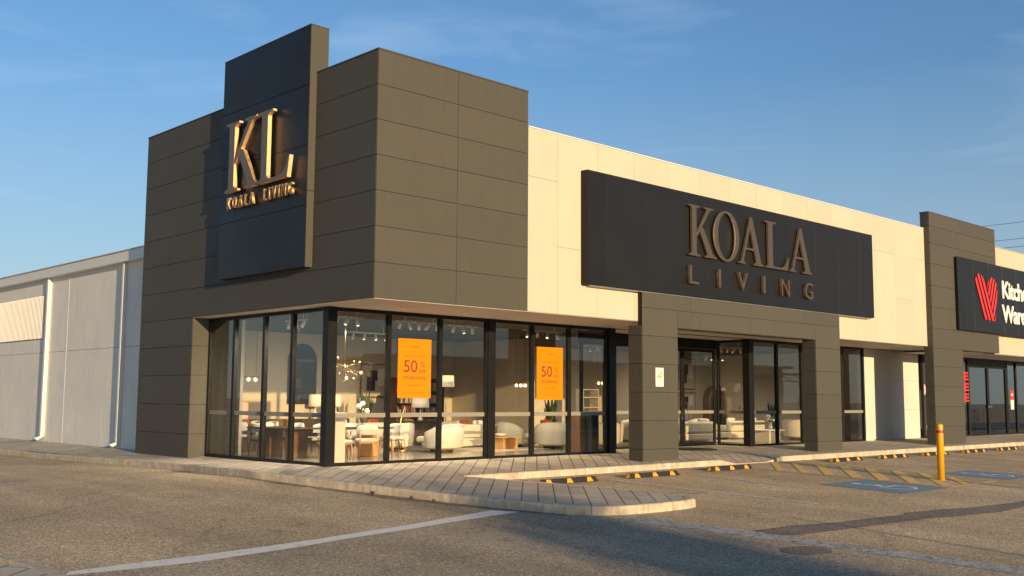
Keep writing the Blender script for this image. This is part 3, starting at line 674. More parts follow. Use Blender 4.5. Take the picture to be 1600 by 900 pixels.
# ------------------------------------------------------------------ sign on the tower: KL over small name
sg = thing('shop_sign', 'large two-letter bronze monogram over small lettering on the black tower', 'sign', (-.71, 1.9, 6))
def keep(o, p):
    """part meshes are in world coordinates; give the parent offset back"""
    o.matrix_parent_inverse = p.matrix_basis.inverted(); return o
TLt = TL(-.71)
keep(serif_letter('letter', 'K', TLt, -3.36, -1.78, 6.42, 1.70, .07, .17, sg), sg)
keep(serif_letter('letter', 'L', TLt, -1.86, -.44, 6.42, 1.70, .0701, .1701, sg), sg)
xs_ = -3.32; word = 'KOALA LIVING'; wd_ = {'K': .17, 'O': .18, 'A': .20, 'L': .13, 'I': .055, 'V': .18, 'N': .18, 'G': .18, ' ': .26}
tot = sum(wd_[c] for c in word); gap_ = (2.93-tot)/(len(word)-1)
for c in word:
    if c != ' ': keep(fit_text('small_letter', c, TLt, xs_, xs_+wd_[c], 6.02, 6.30, .05, .07, [M['letter_face'], M['bronze']], sg, offset=.006), sg)
    xs_ += wd_[c]+gap_
for y, z in ((2.9, 7.9), (2.9, 6.6), (1.4, 7.9), (1.4, 6.6), (2.3, 7.25), (.8, 6.48)):
    bm = nb(); cyl(bm, (-.71, y, z), (-.79, y, z), .012, n=6); keep(obj('standoff', bm, M['frame'], sg), sg)

# ------------------------------------------------------------------ fascia sign
sg = thing('shop_sign', 'wide black board with two lines of raised bronze letters on the cream band', 'sign', (12.9, -2.4, 4.3))
bm = nb(); box(bm, 5.73+t_, 20.2-t_, -2.56+t_, -2.343, 4.30, 7.14, mi=1)
clad(bm, TF(-2.56+t_), [5.72, 6.34, 7.8, 9.24, 10.68, 12.12, 13.56, 15.0, 16.44, 17.9, 19.3, 20.22], [4.30, 7.15], t_, gap=.006)
clad(bm, TL(5.72+t_), [2.343, 2.56-t_-.001], [4.30, 7.15], t_)
keep(obj('sign_board', bm, [M['black_panel'], M['joint']], sg), sg)
bm = nb(); box(bm, 5.9, 20.1, -2.50, -2.35, 4.27, 4.298, .003); keep(obj('bottom_trim', bm, M['steel'], sg), sg)
Tb = TF(-2.56)
for c, a, b in (('K', 9.72, 10.98), ('O', 10.86, 12.10), ('A', 12.08, 13.34), ('L', 13.44, 14.74), ('A', 14.78, 16.06)):
    keep(serif_letter('letter', c, Tb, a, b, 5.41, 1.40, .045, .105, sg, 'face_dark'), sg)
for c, a, b in (('L', 9.72, 10.14), ('I', 11.06, 11.17), ('V', 12.02, 12.50), ('I', 13.30, 13.41), ('N', 14.30, 14.74), ('G', 15.64, 16.10)):
    keep(fit_text('letter', c, Tb, a, b, 4.63, 5.14, .03, .08, [M['face_dark'], M['bronze_dark']], sg, offset=.0), sg)

# ------------------------------------------------------------------ posters, parking sign
def poster(x0, x1, z0, z1, label):
    p = thing('poster', label, 'poster', ((x0+x1)/2, -.02, z0), group='orange sale posters on the glass')
    T = TF(-.012)
    bm = nb(); box(bm, x0, x1, -.02, -.012, z0, z1, .002); keep(obj('sheet', bm, M['orange'], p), p)
    T = TF(-.021); W, H = x1-x0, z1-z0
    def tx(s, u0, u1, v0, v1, m='poster_ink', off=0): keep(fit_text('print', s, T, x0+u0*W, x0+u1*W, z0+v0*H, z0+v1*H, 0, .001, M[m], p, offset=off), p)
    tx('KOALA', .38, .66, .855, .885); tx('end of season sale', .2, .82, .70, .73)
    tx('50', .17, .58, .43, .64, off=.01); tx('%', .66, .82, .52, .62); tx('OFF', .62, .84, .42, .48, off=.01); tx('STOREWIDE', .16, .84, .31, .365, off=.01); tx('JOIN TODAY', .30, .70, .195, .225)
    bm = nb(); box(bm, x0+.2*W, x0+.8*W, -.0225, -.021, z0+.085*H, z0+.09*H); keep(obj('rule', bm, M['poster_ink'], p), p)
poster(1.92, 2.92, 1.50, 2.90, 'orange 50% off poster with four track spots above, left one of the pair')
poster(6.54, 7.54, 1.48, 2.88, 'orange 50% off poster hanging just left of the entrance portal')
p = thing('parking_sign', 'small white and green 4P parking sign on the portal pillar', 'sign', (8.6, -2.51, 1.88))
x0, x1, z0, z1 = 8.42, 8.75, 1.84, 2.33; T = TF(-2.507)
bm = nb(); box(bm, x0, x1, -2.507, -2.501, z0, z1, .002); keep(obj('plate', bm, M['sign_white'], p), p)
def tx(s, a, b, c, d, m): keep(fit_text('print', s, T, a, b, c, d, 0, .002, M[m], p, offset=.0), p)
tx('4P', x0+.06, x1-.05, 2.02, 2.20, 'green_ink'); tx('CUSTOMER', x0+.04, x1-.04, 2.265, 2.29, 'grey_ink'); tx('PARKING', x0+.07, x1-.07, 2.22, 2.245, 'dark_ink')
tx('7 DAYS', x0+.06, x1-.06, 1.93, 1.955, 'grey_ink'); tx('ALL HOURS', x0+.05, x1-.05, 1.875, 1.895, 'grey_ink')
bm = nb(); prism(bm, [(x0+.07, 1.99), (x0+.10, 1.975), (x0+.10, 1.983), (x1-.10, 1.983), (x1-.10, 1.975), (x1-.07, 1.99), (x1-.10, 2.005), (x1-.10, 1.997), (x0+.10, 1.997), (x0+.10, 2.005)], 0, .002, T)
keep(obj('arrow', fix(bm), M['dark_ink'], p), p)

# ------------------------------------------------------------------ bollard and wheel stops
b = thing('bollard', 'tall yellow steel bollard with a red band beside the accessible bay', 'bollard', (12.13, -8.29, lot_z(0, -8.29)-.002))
bm = nb(); lathe(bm, [(.082, 0), (.082, 1.30), (.078, 1.325), (.06, 1.345), (.02, 1.353)], n=28); obj('post', bm, M['yellow'], b)
bm = nb(); lathe(bm, [(.0835, 1.13), (.0842, 1.135), (.0842, 1.195), (.0835, 1.20)], n=28); obj('reflective_band', bm, M['red'], b)
bm = nb(); cyl(bm, (0, 0, -.002), (0, 0, .012), .095, n=24); obj('base_collar', bm, M['yellow'], b)
def make_stop(L_=1.83):
    t = thing('wheel_stop', '-', 'wheel stop')
    bm = nb(); h, w0, w1 = .105, .085, .035
    # sloping sides and ends
    A = [(-L_/2, -w0, 0), (L_/2, -w0, 0), (L_/2, w0, 0), (-L_/2, w0, 0)]; B = [(-L_/2+.07, -w1, h), (L_/2-.07, -w1, h), (L_/2-.07, w1, h), (-L_/2+.07, w1, h)]
    va = [bm.verts.new(p) for p in A]; vb = [bm.verts.new(p) for p in B]
    bm.faces.new(va[::-1]); bm.faces.new(vb)
    for i in range(4): bm.faces.new((va[i], va[(i+1) % 4], vb[(i+1) % 4], vb[i]))
    bmesh.ops.bevel(bm, geom=bm.edges[:], offset=.006, segments=1, affect='EDGES')
    obj('body', bm, M['rubber'], t)
    sl = (w0-w1)/h
    def patch(xc):
        bm = nb()
        for s in (-1, 1):
            z0, z1 = .012, h-.006; o = .002
            q = [(xc-.10, s*(w0-sl*z0+o), z0), (xc+.10, s*(w0-sl*z0+o), z0), (xc+.055, s*(w0-sl*z1+o), z1), (xc-.055, s*(w0-sl*z1+o), z1)]
            bm.faces.new([bm.verts.new(p) for p in (q if s < 0 else q[::-1])])
        bm.faces.new([bm.verts.new(p) for p in ((xc-.055, -w1-.002, h+.002), (xc+.055, -w1-.002, h+.002), (xc+.055, w1+.002, h+.002), (xc-.055, w1+.002, h+.002))])
        obj('reflector', bm, M['reflector'], t)
    for xc in (-L_/2+.28, 0, L_/2-.28): patch(xc)
    bm = nb()
    for s in (-1, 1):
        q = [(s*(L_/2-.008+.003), -.06, .012), (s*(L_/2-.008+.003), .06, .012), (s*(L_/2-.062+.003), .03, h-.012), (s*(L_/2-.062+.003), -.03, h-.012)]
        bm.faces.new([bm.verts.new(p) for p in (q if s > 0 else q[::-1])])
    obj('end_reflector', bm, M['reflector'], t)
    return t
def copy_tree(o, parent=None):
    c = o.copy(); col.objects.link(c); c.parent = parent
    if parent is not None: c.matrix_parent_inverse = o.matrix_parent_inverse.copy()
    for ch in list(o.children): copy_tree(ch, c)
    return c
ws = make_stop()
stops = [(3.25, -4.22, 'black and yellow wheel stop partly behind the paved island tip'), (6.13, -4.22, 'black and yellow wheel stop in front of the parking sign pillar'),
         (9.5, -4.02, 'black and yellow wheel stop in front of the shop doors, beside the yellow hatching'), (15.52, -3.95, 'black and yellow wheel stop in front of the second portal pillar, past the hatching'),
         (18.35, -4.0, 'black and yellow wheel stop in front of the cream wall, second right of the hatching'), (21.2, -4.05, 'black and yellow wheel stop right behind the yellow bollard'),
         (24.2, -4.1, 'black and yellow wheel stop in front of the dark neighbouring pillar'), (27.1, -4.1, 'black and yellow wheel stop at the right edge, before the glass doors')]
for i, (x, y, lb) in enumerate(stops):
    o = ws if i == 0 else copy_tree(ws)
    o.location = (x, y, lot_z(x, y)-.002); o.rotation_euler = (0, 0, R_(random.uniform(-1.2, 1.2))); o['label'] = lb; o['group'] = 'wheel stops along the kerb'

# ------------------------------------------------------------------ grey warehouse wing behind the store
wh = thing('warehouse', 'pale grey warehouse wall with downpipes left of the dark store', 'warehouse', (0, 20, 0))
bm = nb()
def wpan(y0, y1, z0, z1): box(bm, 0, .16, y0+.006, y1-.006, z0+.005, z1-.005, .004)
for a, b_ in ((8.5, 11.0), (11.0, 15.15), (15.15, 16.55), (16.55, 22.6), (22.6, 28.6), (28.6, 34.6), (34.6, 40.6), (40.6, 46)):
    wpan(a, b_, -.3, 2.95)
    if (a, b_) == (16.55, 22.6):
        wpan(a, 17.12, 2.95, 5.6); wpan(17.12, b_, 2.95, 3.42); wpan(17.12, b_, 4.92, 5.6)
    else: wpan(a, b_, 2.95, 5.6)
keep(obj('wall', bm, M['grey_wall'], wh), wh)
bm = nb(); box(bm, .17, .9, 8.6, 11.0, -.3, 5.55); box(bm, .17, 20, 11.0, 46, -.3, 5.55); keep(obj('wall_core', bm, M['cream_joint'], wh), wh)
bm = nb()
y = 17.16
while y < 22.5:
    box(bm, -.06, .05, y, y+.03, 3.44, 4.90, .004); y += .125
keep(obj('vent_louvre', bm, M['white_letter'], wh), wh)
bm = nb(); box(bm, -.20, .3, 8.515, 46, 5.46, 5.78, .012); box(bm, -.24, .1, 8.52, 46, 5.782, 5.81, .004); keep(obj('gutter', bm, M['metal_white'], wh), wh)
for k, y in enumerate((10.72, 16.72, 28.7)):
    bm = nb(); w2 = .055 if k == 0 else .075
    box(bm, -.13, -.002, y-w2, y+w2, .16, 5.455, .012, 2)
    keep(obj('downpipe', bm, M['metal_white'], wh), wh)
    bm = nb(); z = pav_z(0, y)
    vs_ = box(bm, -.13, -.002, y-w2, y+w2, z+.02, .165, .01)
    for v in bm.verts:
        if v.co.z < .1: v.co.x -= .20; v.co.z += (.06 if v.co.x < -.25 else 0)
    keep(obj('downpipe_shoe', bm, M['metal_white'], wh), wh)
bm = nb(); box(bm, -.004, .02, 15.12, 15.18, -.12, 5.4); keep(obj('wall_joint', bm, M['white_letter'], wh), wh)
bm = nb(); box(bm, 0.2, 20, 8.6, 46, 5.56, 5.6); keep(obj('roof', bm, M['tin'], wh), wh)

# ------------------------------------------------------------------ neighbouring kitchen shop
ks = thing('kitchenware_shop', 'dark pillared kitchenware shop with black glass doors right of the cream band', 'shop building', (30, 0, 0))
KP = -2.55; krow = [-.3, .58, 1.32, 2.05, 2.79, 3.46]; kup = [4.25, 4.98, 5.78, 6.6, 7.38, 8.02, 8.53]
bm = nb(); box(bm, 24.69, 27.22, KP+t_, -2.20, -.3, 8.5, mi=1); box(bm, 27.2, 30.72, KP+t_, -2.20, 3.47, 8.5, mi=1)
clad(bm, TF(KP+t_), [24.67, 27.23], krow+[4.2]+kup[1:], t_); clad(bm, TF(KP+t_), [27.23, 30.74], [3.46, 4.2]+kup[1:], t_)
clad(bm, TL(24.67+t_), [2.20, -KP-t_-.001], krow+[4.2]+kup[1:], t_)
box(bm, 24.66, 30.75, KP-.008, -2.19, 8.512, 8.56, .003)
keep(obj('corner_pier', bm, [M['panel'], M['joint']], ks), ks)
bm = nb(); box(bm, 30.76, 48, -2.34+t_, -1.9, 3.46, 7.9, mi=1)
clad(bm, TF(-2.34+t_), [30.76, 31.9, 33.3, 34.75, 36.2, 37.6, 39, 42, 45, 48], [3.46, 7.92], t_, gap=.007)
box(bm, 30.76, 48, -2.35, -2.1, 7.925, 7.95, .003)
keep(obj('fascia', bm, [M['cream'], M['cream_joint']], ks), ks)
bm = nb(); box(bm, 27.2, 48, -2.33, 0, 3.44, 3.452); keep(obj('soffit', bm, M['soffit'], ks), ks)
for a, b_, nm in ((29.15, 30.6, 'window'), (30.6, 32.2, 'window'), (32.2, 33.6, 'window'), (37.95, 39.05, 'window'), (39.05, 40.6, 'window'), (40.6, 42.2, 'window')):
    o = bay(store, 'x', 0, a, b_, -.01, 3.43, gm='dark_glass', stripe=False, name=nm); o.parent = ks; keep(o, ks)
for a, b_, hx_ in ((33.62, 35.72, 35.6), (35.74, 37.84, 35.86)):
    o = bay(store, 'x', 0, a, b_, -.005, 3.1, gm='dark_glass', stripe=False, name='door', fw=.08); o.parent = ks; keep(o, ks)
    h = nb(); ball(h, (hx_, -.08, 1.28), .055); cyl(h, (hx_, -.08, 1.28), (hx_, 0, 1.28), .02, n=8); hh = obj('handle', h, M['chrome'], o)
bm = nb(); box(bm, 33.61, 37.9, -.06, .06, 3.1, 3.44, .004); keep(obj('door_head', bm, M['frame'], ks), ks)
bm = nb(); box(bm, 37.85, 37.94, -.07, .07, -.02, 3.43, .004); keep(obj('post', bm, M['frame'], ks), ks)
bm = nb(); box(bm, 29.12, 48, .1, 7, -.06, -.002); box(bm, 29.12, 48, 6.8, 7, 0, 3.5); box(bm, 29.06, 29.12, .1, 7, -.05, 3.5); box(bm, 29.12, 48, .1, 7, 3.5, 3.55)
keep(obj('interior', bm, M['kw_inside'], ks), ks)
# three stacked red letters on the glass
bm = nb(); 
for z in (2.44, 1.97, 1.50): keep(fit_text('window_letter', 'E', TF(-.062), 33.10, 33.56, z, z+.36, 0, .004, M['red_letter'], ks, offset=.04), ks)
# printed graphic on the first pane
gp = thing('window_graphic', 'tall dark window graphic with pink food shapes behind the neighbour pillar', 'poster', (29.8, -.02, 0))
bm = nb(); box(bm, 29.22, 30.5, -.016, -.008, .08, 3.34); keep(obj('sheet', bm, M['kw_inside'], gp), gp)
bm = nb()
def blob(u, v, ru, rv, n=14, j=.2): prism(bm, [(u+ru*math.cos(2*math.pi*k/n)*random.uniform(1-j, 1), v+rv*math.sin(2*math.pi*k/n)*random.uniform(1-j, 1)) for k in range(n)], 0, .002, TF(-.0165))
for q in ((29.72, 1.05, .3, .42), (29.6, .4, .22, .3), (29.6, 2.85, .2, .15), (29.3, 2.0, .15, .25)): bm = nb(); blob(*q); keep(obj('print', fix(bm), M['petal'], gp), gp)
bm = nb(); prism(bm, [(29.85, 1.75), (29.98, 1.75), (29.98, 2.3), (29.85, 2.3)], 0, .002, TF(-.0185)); keep(obj('print', fix(bm), M['red_letter'], gp), gp); bm = nb(); prism(bm, [(29.72, 2.32), (30.0, 2.32), (30.0, 2.5), (29.72, 2.5)], 0, .002, TF(-.0185))
keep(obj('print', fix(bm), M['red_letter'], gp), gp)
# notice
nt_ = thing('notice', 'small red and white notice stuck on the glass beside the black doors', 'notice', (38.6, -.02, 1.5))
bm = nb(); box(bm, 38.35, 38.72, -.014, -.008, 1.62, 2.05); keep(obj('red_sheet', bm, M['red_letter'], nt_), nt_)
bm = nb(); box(bm, 38.35, 38.72, -.014, -.008, 1.15, 1.6); keep(obj('white_sheet', bm, M['sign_white'], nt_), nt_)
bm = nb(); box(bm, 38.43, 38.64, -.017, -.0145, 1.78, 1.9); keep(obj('print', bm, M['sign_white'], nt_), nt_)
# display trolleys inside
def trolley(x, y, lb):
    t = thing('display_stand', lb, 'display stand', (x, y, 0), group='chrome stands inside the kitchenware shop')
    bm = nb()
    for a in (-.3, .3):
        for b_ in (-.2, .2): cyl(bm, (a, b_, 0), (a, b_, 1.15), .015, n=6)
    obj('posts', bm, M['chrome'], t)
    bm = nb()
    for z in (.25, .62, .98): box(bm, -.32, .32, -.22, .22, z, z+.02)
    obj('shelf', bm, M['spot_white'], t)
    bm = nb()
    for k in range(7): cyl(bm, (-.26+.085*k, random.uniform(-.12, .12), .64), (-.26+.085*k, 0, .64+random.uniform(.12, .3)), .028, n=8)
    for k in range(6): cyl(bm, (-.25+.1*k, random.uniform(-.12, .12), 1.0), (-.25+.1*k, 0, 1.0+random.uniform(.08, .2)), .035, n=8)
    obj('bottles', bm, M['art_light'], t)
trolley(35.4, 1.3, 'chrome stand of pale bottles behind the left black door'); trolley(37.1, 1.1, 'chrome stand of pale bottles behind the right black door')
# kitchenware sign
sg = thing('shop_sign', 'black board with a striped red heart and white lettering at the right edge', 'sign', (33, -2.6, 4.2))
bm = nb(); box(bm, 26.72, 41, -2.70+t_, KP-.004, 4.245, 7.04, mi=1); clad(bm, TF(-2.70+t_), [26.70]+[28.1+1.44*i for i in range(10)], [4.24, 7.05], t_, gap=.006)
clad(bm, TL(26.70+t_), [2.558, 2.70-t_-.001], [4.24, 7.05], t_)
keep(obj('sign_board', bm, [M['black_panel'], M['joint']], sg), sg)
T = TF(-2.70); bm = nb()
HX, HZ, HW, HH = 28.17, 4.72, 2.15, 1.83
def hp(u, v): return (HX+u*HW, HZ+v*HH)
def clip(sub, cl):
    out_ = sub
    for (ax, ay), (bx_, by_) in zip(cl, cl[1:]+cl[:1]):
        inp, out_ = out_, []
        side = lambda p: (bx_-ax)*(p[1]-ay)-(by_-ay)*(p[0]-ax)
        for p, q in zip(inp, inp[1:]+inp[:1]):
            sp, sq = side(p), side(q)
            if sp >= 0: out_.append(p)
            if sp*sq < 0: t = sp/(sp-sq); out_.append((p[0]+(q[0]-p[0])*t, p[1]+(q[1]-p[1])*t))
        if not out_: return []
    return out_
LL = [(0, .74), (.35, .02), (.80, 0), (.50, .70), (.38, .90), (.30, .97), (.18, 1), (.08, .95), (.02, .86)]
RL = [(.535, .70), (.815, .02), (.86, .0), (.95, .45), (1, .68), (.98, .82), (.90, .92), (.78, .97), (.68, .95), (.58, .86)]
for shp, sl_, c0, c1, n_ in ((LL, .46, .02, .80, 5), (RL, -.40, .80, 1.42, 5)):
    pitch = (c1-c0)/n_*(1 if sl_ > 0 else 1)
    for k in range(n_+2):
        for kk in (0,):
            a_ = c0+pitch*(k-.5) if sl_ > 0 else c0+pitch*(k-1.6)
            w__ = pitch*.56
            # u at height v: a + (1-v)*slope
            bar = [(a_+(1-v)*sl_ + o__, v) for v, o__ in ((-.05, 0), (-.05, w__), (1.05, w__), (1.05, 0))]
            cp_ = clip([(u-.30*(sl_ > 0)*1.0 if False else u, v) for u, v in bar], shp)
            if len(cp_) > 2: prism(bm, [hp(*p) for p in cp_], .012, .035, T)
keep(obj('heart_logo', fix(bm), M['red_letter'], sg), sg)
for s, z in (('Kitchen', 5.75), ('Warehouse', 4.76)):
    keep(text_obj('lettering', s, lambda u, v, d: T(u, v, .01+d), 30.78, z, .98, .025, M['white_letter'], sg, offset=.03, sx=1.12, spacing=.93), sg)

# ------------------------------------------------------------------ showroom furniture
def leg(bm, x, y, h, dx=0, dy=0, r=.018): cyl(bm, (x+dx, y+dy, 0), (x, y, h), r*.7, r, n=8)
def soft(bm, x0, x1, y0, y1, z0, z1, r=.05): box(bm, x0, x1, y0, y1, z0, z1, r, 3)
def shell(bm, r, z0, z1, th, a0=-100, a1=100, n=18, ry=1., flare=.0, topdrop=.0):
    """upholstered curved back, open towards -Y"""
    rings = []
    for i in range(n+1):
        t = i/n; a = R_(90+a0+(a1-a0)*t); c, s = math.cos(a), math.sin(a)
        e = abs(2*t-1)**3; zt = z1-topdrop*e; m_ = (z0+zt)/2
        prof = [(r-th, z0), (r-th*1.1, m_), (r-th*.95, zt-.03), (r-th*.5, zt), (r-.01+flare, zt-.03), (r+flare*.8, m_), (r, z0)]
        rings.append([bm.verts.new((c*q, s*q*ry, z)) for q, z in prof])
    for A, B in zip(rings, rings[1:]):
        for i in range(len(A)-1):
            f = bm.faces.new((A[i], B[i], B[i+1], A[i+1])); f.smooth = True
    bm.faces.new(rings[0]); bm.faces.new(rings[-1][::-1])
def armchair(x, y, rz, lb, m='boucle', s=1., grp='curved armchairs in the showroom', wide=1.0, cushion=None):
    t = thing('armchair', lb, 'armchair', (x, y, 0), rz, grp)
    bm = nb(); shell(bm, .46*s, .14, .80, .15*s, -112, 112, flare=.05, topdrop=.22); fix(bm)
    for v in bm.verts: v.co.x *= wide
    obj('backrest', bm, M[m], t)
    bm = nb(); lathe(bm, [(.30*s, .08), (.42*s, .12), (.44*s, .22), (.43*s, .27)], n=24)
    for v in bm.verts: v.co.x *= wide
    obj('base', bm, M[m], t)
    bm = nb(); soft(bm, -.33*s*wide, .33*s*wide, -.46*s, .30*s, .272, .44, .06)
    for f in bm.faces: f.smooth = True
    obj('seat', bm, M[m], t)
    bm = nb(); cyl(bm, (0, 0, 0), (0, 0, .085), .26*s, n=24); obj('plinth', bm, M['dark_wood'], t)
    if cushion:
        bm = nb(); soft(bm, -.2, .2, .08, .2, .45, .74, .055); obj('cushion', bm, M[cushion], t)
    return t
def dining_chair(x, y, rz, lb, m='white_fabric', lm='light_wood', grp='dining chairs in the showroom'):
    t = thing('dining_chair', lb, 'chair', (x, y, 0), rz, grp)
    bm = nb(); soft(bm, -.24, .24, -.24, .22, .42, .50, .035); obj('seat', bm, M[m], t)
    bm = nb(); shell(bm, .27, .60, .84, .045, -75, 75, n=14, flare=.02, topdrop=.05); obj('backrest', fix(bm), M[m], t)
    for a, b_ in ((-1, -1), (1, -1), (-1, 1), (1, 1)):
        bm = nb(); hh = .43 if b_ < 0 else .62
        cyl(bm, (a*.25, b_*.23+(.03 if b_ > 0 else 0), 0), (a*.21, b_*.2, hh), .013, .02, n=8); obj('leg', bm, M[lm], t)
    bm = nb(); box(bm, -.22, .22, -.21, .20, .385, .418, .006); obj('seat_frame', bm, M[lm], t)
    return t
def lamp(x, y, z, h, r, lb, sh=.2, base='plaster', grp=None):
    t = thing('table_lamp', lb, 'lamp', (x, y, z), 0, grp)
    bm = nb(); lathe(bm, [(.07, 0), (.09, .04), (.045, .12), (.07, .2), (.02, .27), (.012, h-sh*.5)], n=18); obj('base', bm, M[base], t)
    bm = nb(); n = 24
    A = [[bm.verts.new((q*math.cos(2*math.pi*k/n), q*math.sin(2*math.pi*k/n), zz)) for k in range(n)] for q, zz in ((r, h-sh), (r*.93, h), (r*.92, h), (r*.985, h-sh))]
    for P_, Q_ in zip(A, A[1:]+A[:1]):
        for k in range(n): f = bm.faces.new((P_[k], P_[(k+1) % n], Q_[(k+1) % n], Q_[k])); f.smooth = True
    obj('lamp_shade', bm, M['shade'], t)
    return t
def floor_lamp(x, y, h, r, lb, sh=.33):
    t = thing('floor_lamp', lb, 'lamp', (x, y, 0))
    bm = nb(); cyl(bm, (0, 0, 0), (0, 0, .025), .14, n=20); obj('base', bm, M['black'], t)
    bm = nb(); cyl(bm, (0, 0, .02), (0, 0, h-.05), .012, n=8); obj('pole', bm, M['gold'], t)
    bm = nb(); n = 24
    A = [[bm.verts.new((q*math.cos(2*math.pi*k/n), q*math.sin(2*math.pi*k/n), zz)) for k in range(n)] for q, zz in ((r, h-sh), (r*.95, h), (r*.94, h), (r*.99, h-sh))]
    for P_, Q_ in zip(A, A[1:]+A[:1]):
        for k in range(n): bm.faces.new((P_[k], P_[(k+1) % n], Q_[(k+1) % n], Q_[k]))
    obj('lamp_shade', bm, M['shade'], t)
def slab_table(x, y, rz, L_, W_, lb, m='brown_wood', h=.75, top='dark_wood'):
    t = thing('dining_table', lb, 'table', (x, y, 0), rz)
    bm = nb(); box(bm, -L_/2, L_/2, -W_/2, W_/2, h-.035, h, .01, 2); obj('tabletop', bm, M[top], t)
    for s in (-1, 1):
        bm = nb(); box(bm, s*L_*.27-.09, s*L_*.27+.09, -W_*.3, W_*.3, 0, h-.037, .03, 3); obj('leg', bm, M[m], t)
def coffee_table(x, y, rz, L_, W_, h, lb, m='light_wood'):
    t = thing('coffee_table', lb, 'table', (x, y, 0), rz)
    bm = nb(); box(bm, -L_/2, L_/2, -W_/2, W_/2, h-.03, h, .01, 2); obj('tabletop', bm, M[m], t)
    for s in (-1, 1):
        bm = nb(); box(bm, s*L_*.3-.05, s*L_*.3+.05, -W_*.38, W_*.38, 0, h-.032, .006); obj('leg', bm, M[m], t)
def sofa(x, y, rz, L_, lb, m='boucle', cushions=('white_fabric', 'white_fabric'), D_=.95, h=.72):
    t = thing('sofa', lb, 'sofa', (x, y, 0), rz)
    bm = nb(); soft(bm, -L_/2, L_/2, -D_/2, D_/2, .06, .30, .05); obj('base', bm, M[m], t)
    bm = nb(); soft(bm, -L_/2, L_/2, D_/2-.22, D_/2, .302, h, .08); obj('backrest', bm, M[m], t)
    for s in (-1, 1):
        bm = nb(); soft(bm, s*L_/2-s*.2, s*L_/2, -D_/2, D_/2-.225, .302, .56, .07); obj('armrest', bm, M[m], t)
    n = 2
    for k in range(n):
        a = -L_/2+.205+(L_-.41)*k/n; b_ = a+(L_-.41)/n-.01
        bm = nb(); soft(bm, a, b_, -D_/2-.01, D_/2-.225, .302, .44, .045); obj('seat', bm, M[m], t)
    for k, cm in enumerate(cushions):
        bm = nb(); cx = -L_/2+.45+(L_-.9)*k/max(1, len(cushions)-1); soft(bm, cx-.22, cx+.22, D_/2-.38, D_/2-.24, .445, .83, .06); obj('cushion', bm, M[cm], t)
def cabinet(x, y, rz, W_, D_, H_, m, lb, name='cabinet', doors=2):
    t = thing(name, lb, 'cabinet', (x, y, 0), rz)
    bm = nb(); box(bm, -W_/2, W_/2, -D_/2, D_/2, .0, H_, .006); obj('carcass', bm, M[m], t)
    for k in range(doors):
        a = -W_/2+.02+(W_-.04)*k/doors; bm = nb(); box(bm, a+.004, a+(W_-.04)/doors-.004, -D_/2-.018, -D_/2-.001, .05, H_-.03, .003); obj('door', bm, M[m], t)
def pendant(x, y, z, n, lb, L_=.7):
    t = thing('pendant_light', lb, 'lamp', (x, y, z))
    bm = nb(); cyl(bm, (-L_*.35, 0, .02), (-L_*.35, 0, 3.62-z), .005, n=6); cyl(bm, (L_*.35, 0, .02), (L_*.35, 0, 3.62-z), .005, n=6); obj('cord', bm, M['black'], t)
    bm = nb(); cyl(bm, (-L_/2, 0, 0), (L_/2, 0, 0), .018, n=8); obj('bar', bm, M['gold'], t)
    for k in range(n):
        bm = nb(); ball(bm, (-L_/2+L_*(k+.5)/n, 0, -.07), .055); obj('bulb', bm, M['bulb'], t)
def arch_mirror(x, y, w_, z0, z1, lb, m='mirror', cat='mirror', nm='mirror'):
    t = thing(nm, lb, cat, (x, y, 0))
    r = w_/2; pts = [(-r, z0), (r, z0), (r, z1-r)]+[(r*math.cos(R_(a)), z1-r+r*math.sin(R_(a))) for a in range(10, 180, 10)]+[(-r, z1-r)]
    bm = nb(); prism(bm, pts, 0, .03, TF(0)); obj('frame', fix(bm), M['black'], t)
    k = 1-.05/r; zc = (z0+z1)/2; pts2 = [(u*k, zc+(v-zc)*(1-.05/((z1-z0)/2))) for u, v in pts]
    bm = nb(); prism(bm, pts2, .031, .034, TF(0)); o = obj('glass', fix(bm), M[m], t)
def picture(x, y, w_, z0, z1, lb):
    t = thing('picture', lb, 'picture', (x, y, 0), group=None)
    bm = nb(); box(bm, -w_/2, w_/2, -.03, 0, z0, z1, .004); obj('frame', bm, M['brown_wood'], t)
    bm = nb(); box(bm, -w_/2+.05, w_/2-.05, -.036, -.031, z0+.05, z1-.05); obj('canvas', bm, M['art_light'], t)
    bm = nb(); h = z1-z0
    box(bm, -w_*.3, -w_*.02, -.041, -.037, z0+h*.2, z0+h*.62); box(bm, -w_*.2, w_*.05, -.045, -.0415, z0+h*.5, z0+h*.8); obj('print', bm, M['dark_wood'], t)
    bm = nb(); box(bm, w_*.08, w_*.33, -.041, -.037, z0+h*.35, z0+h*.85); obj('print', bm, M['plaster'], t)
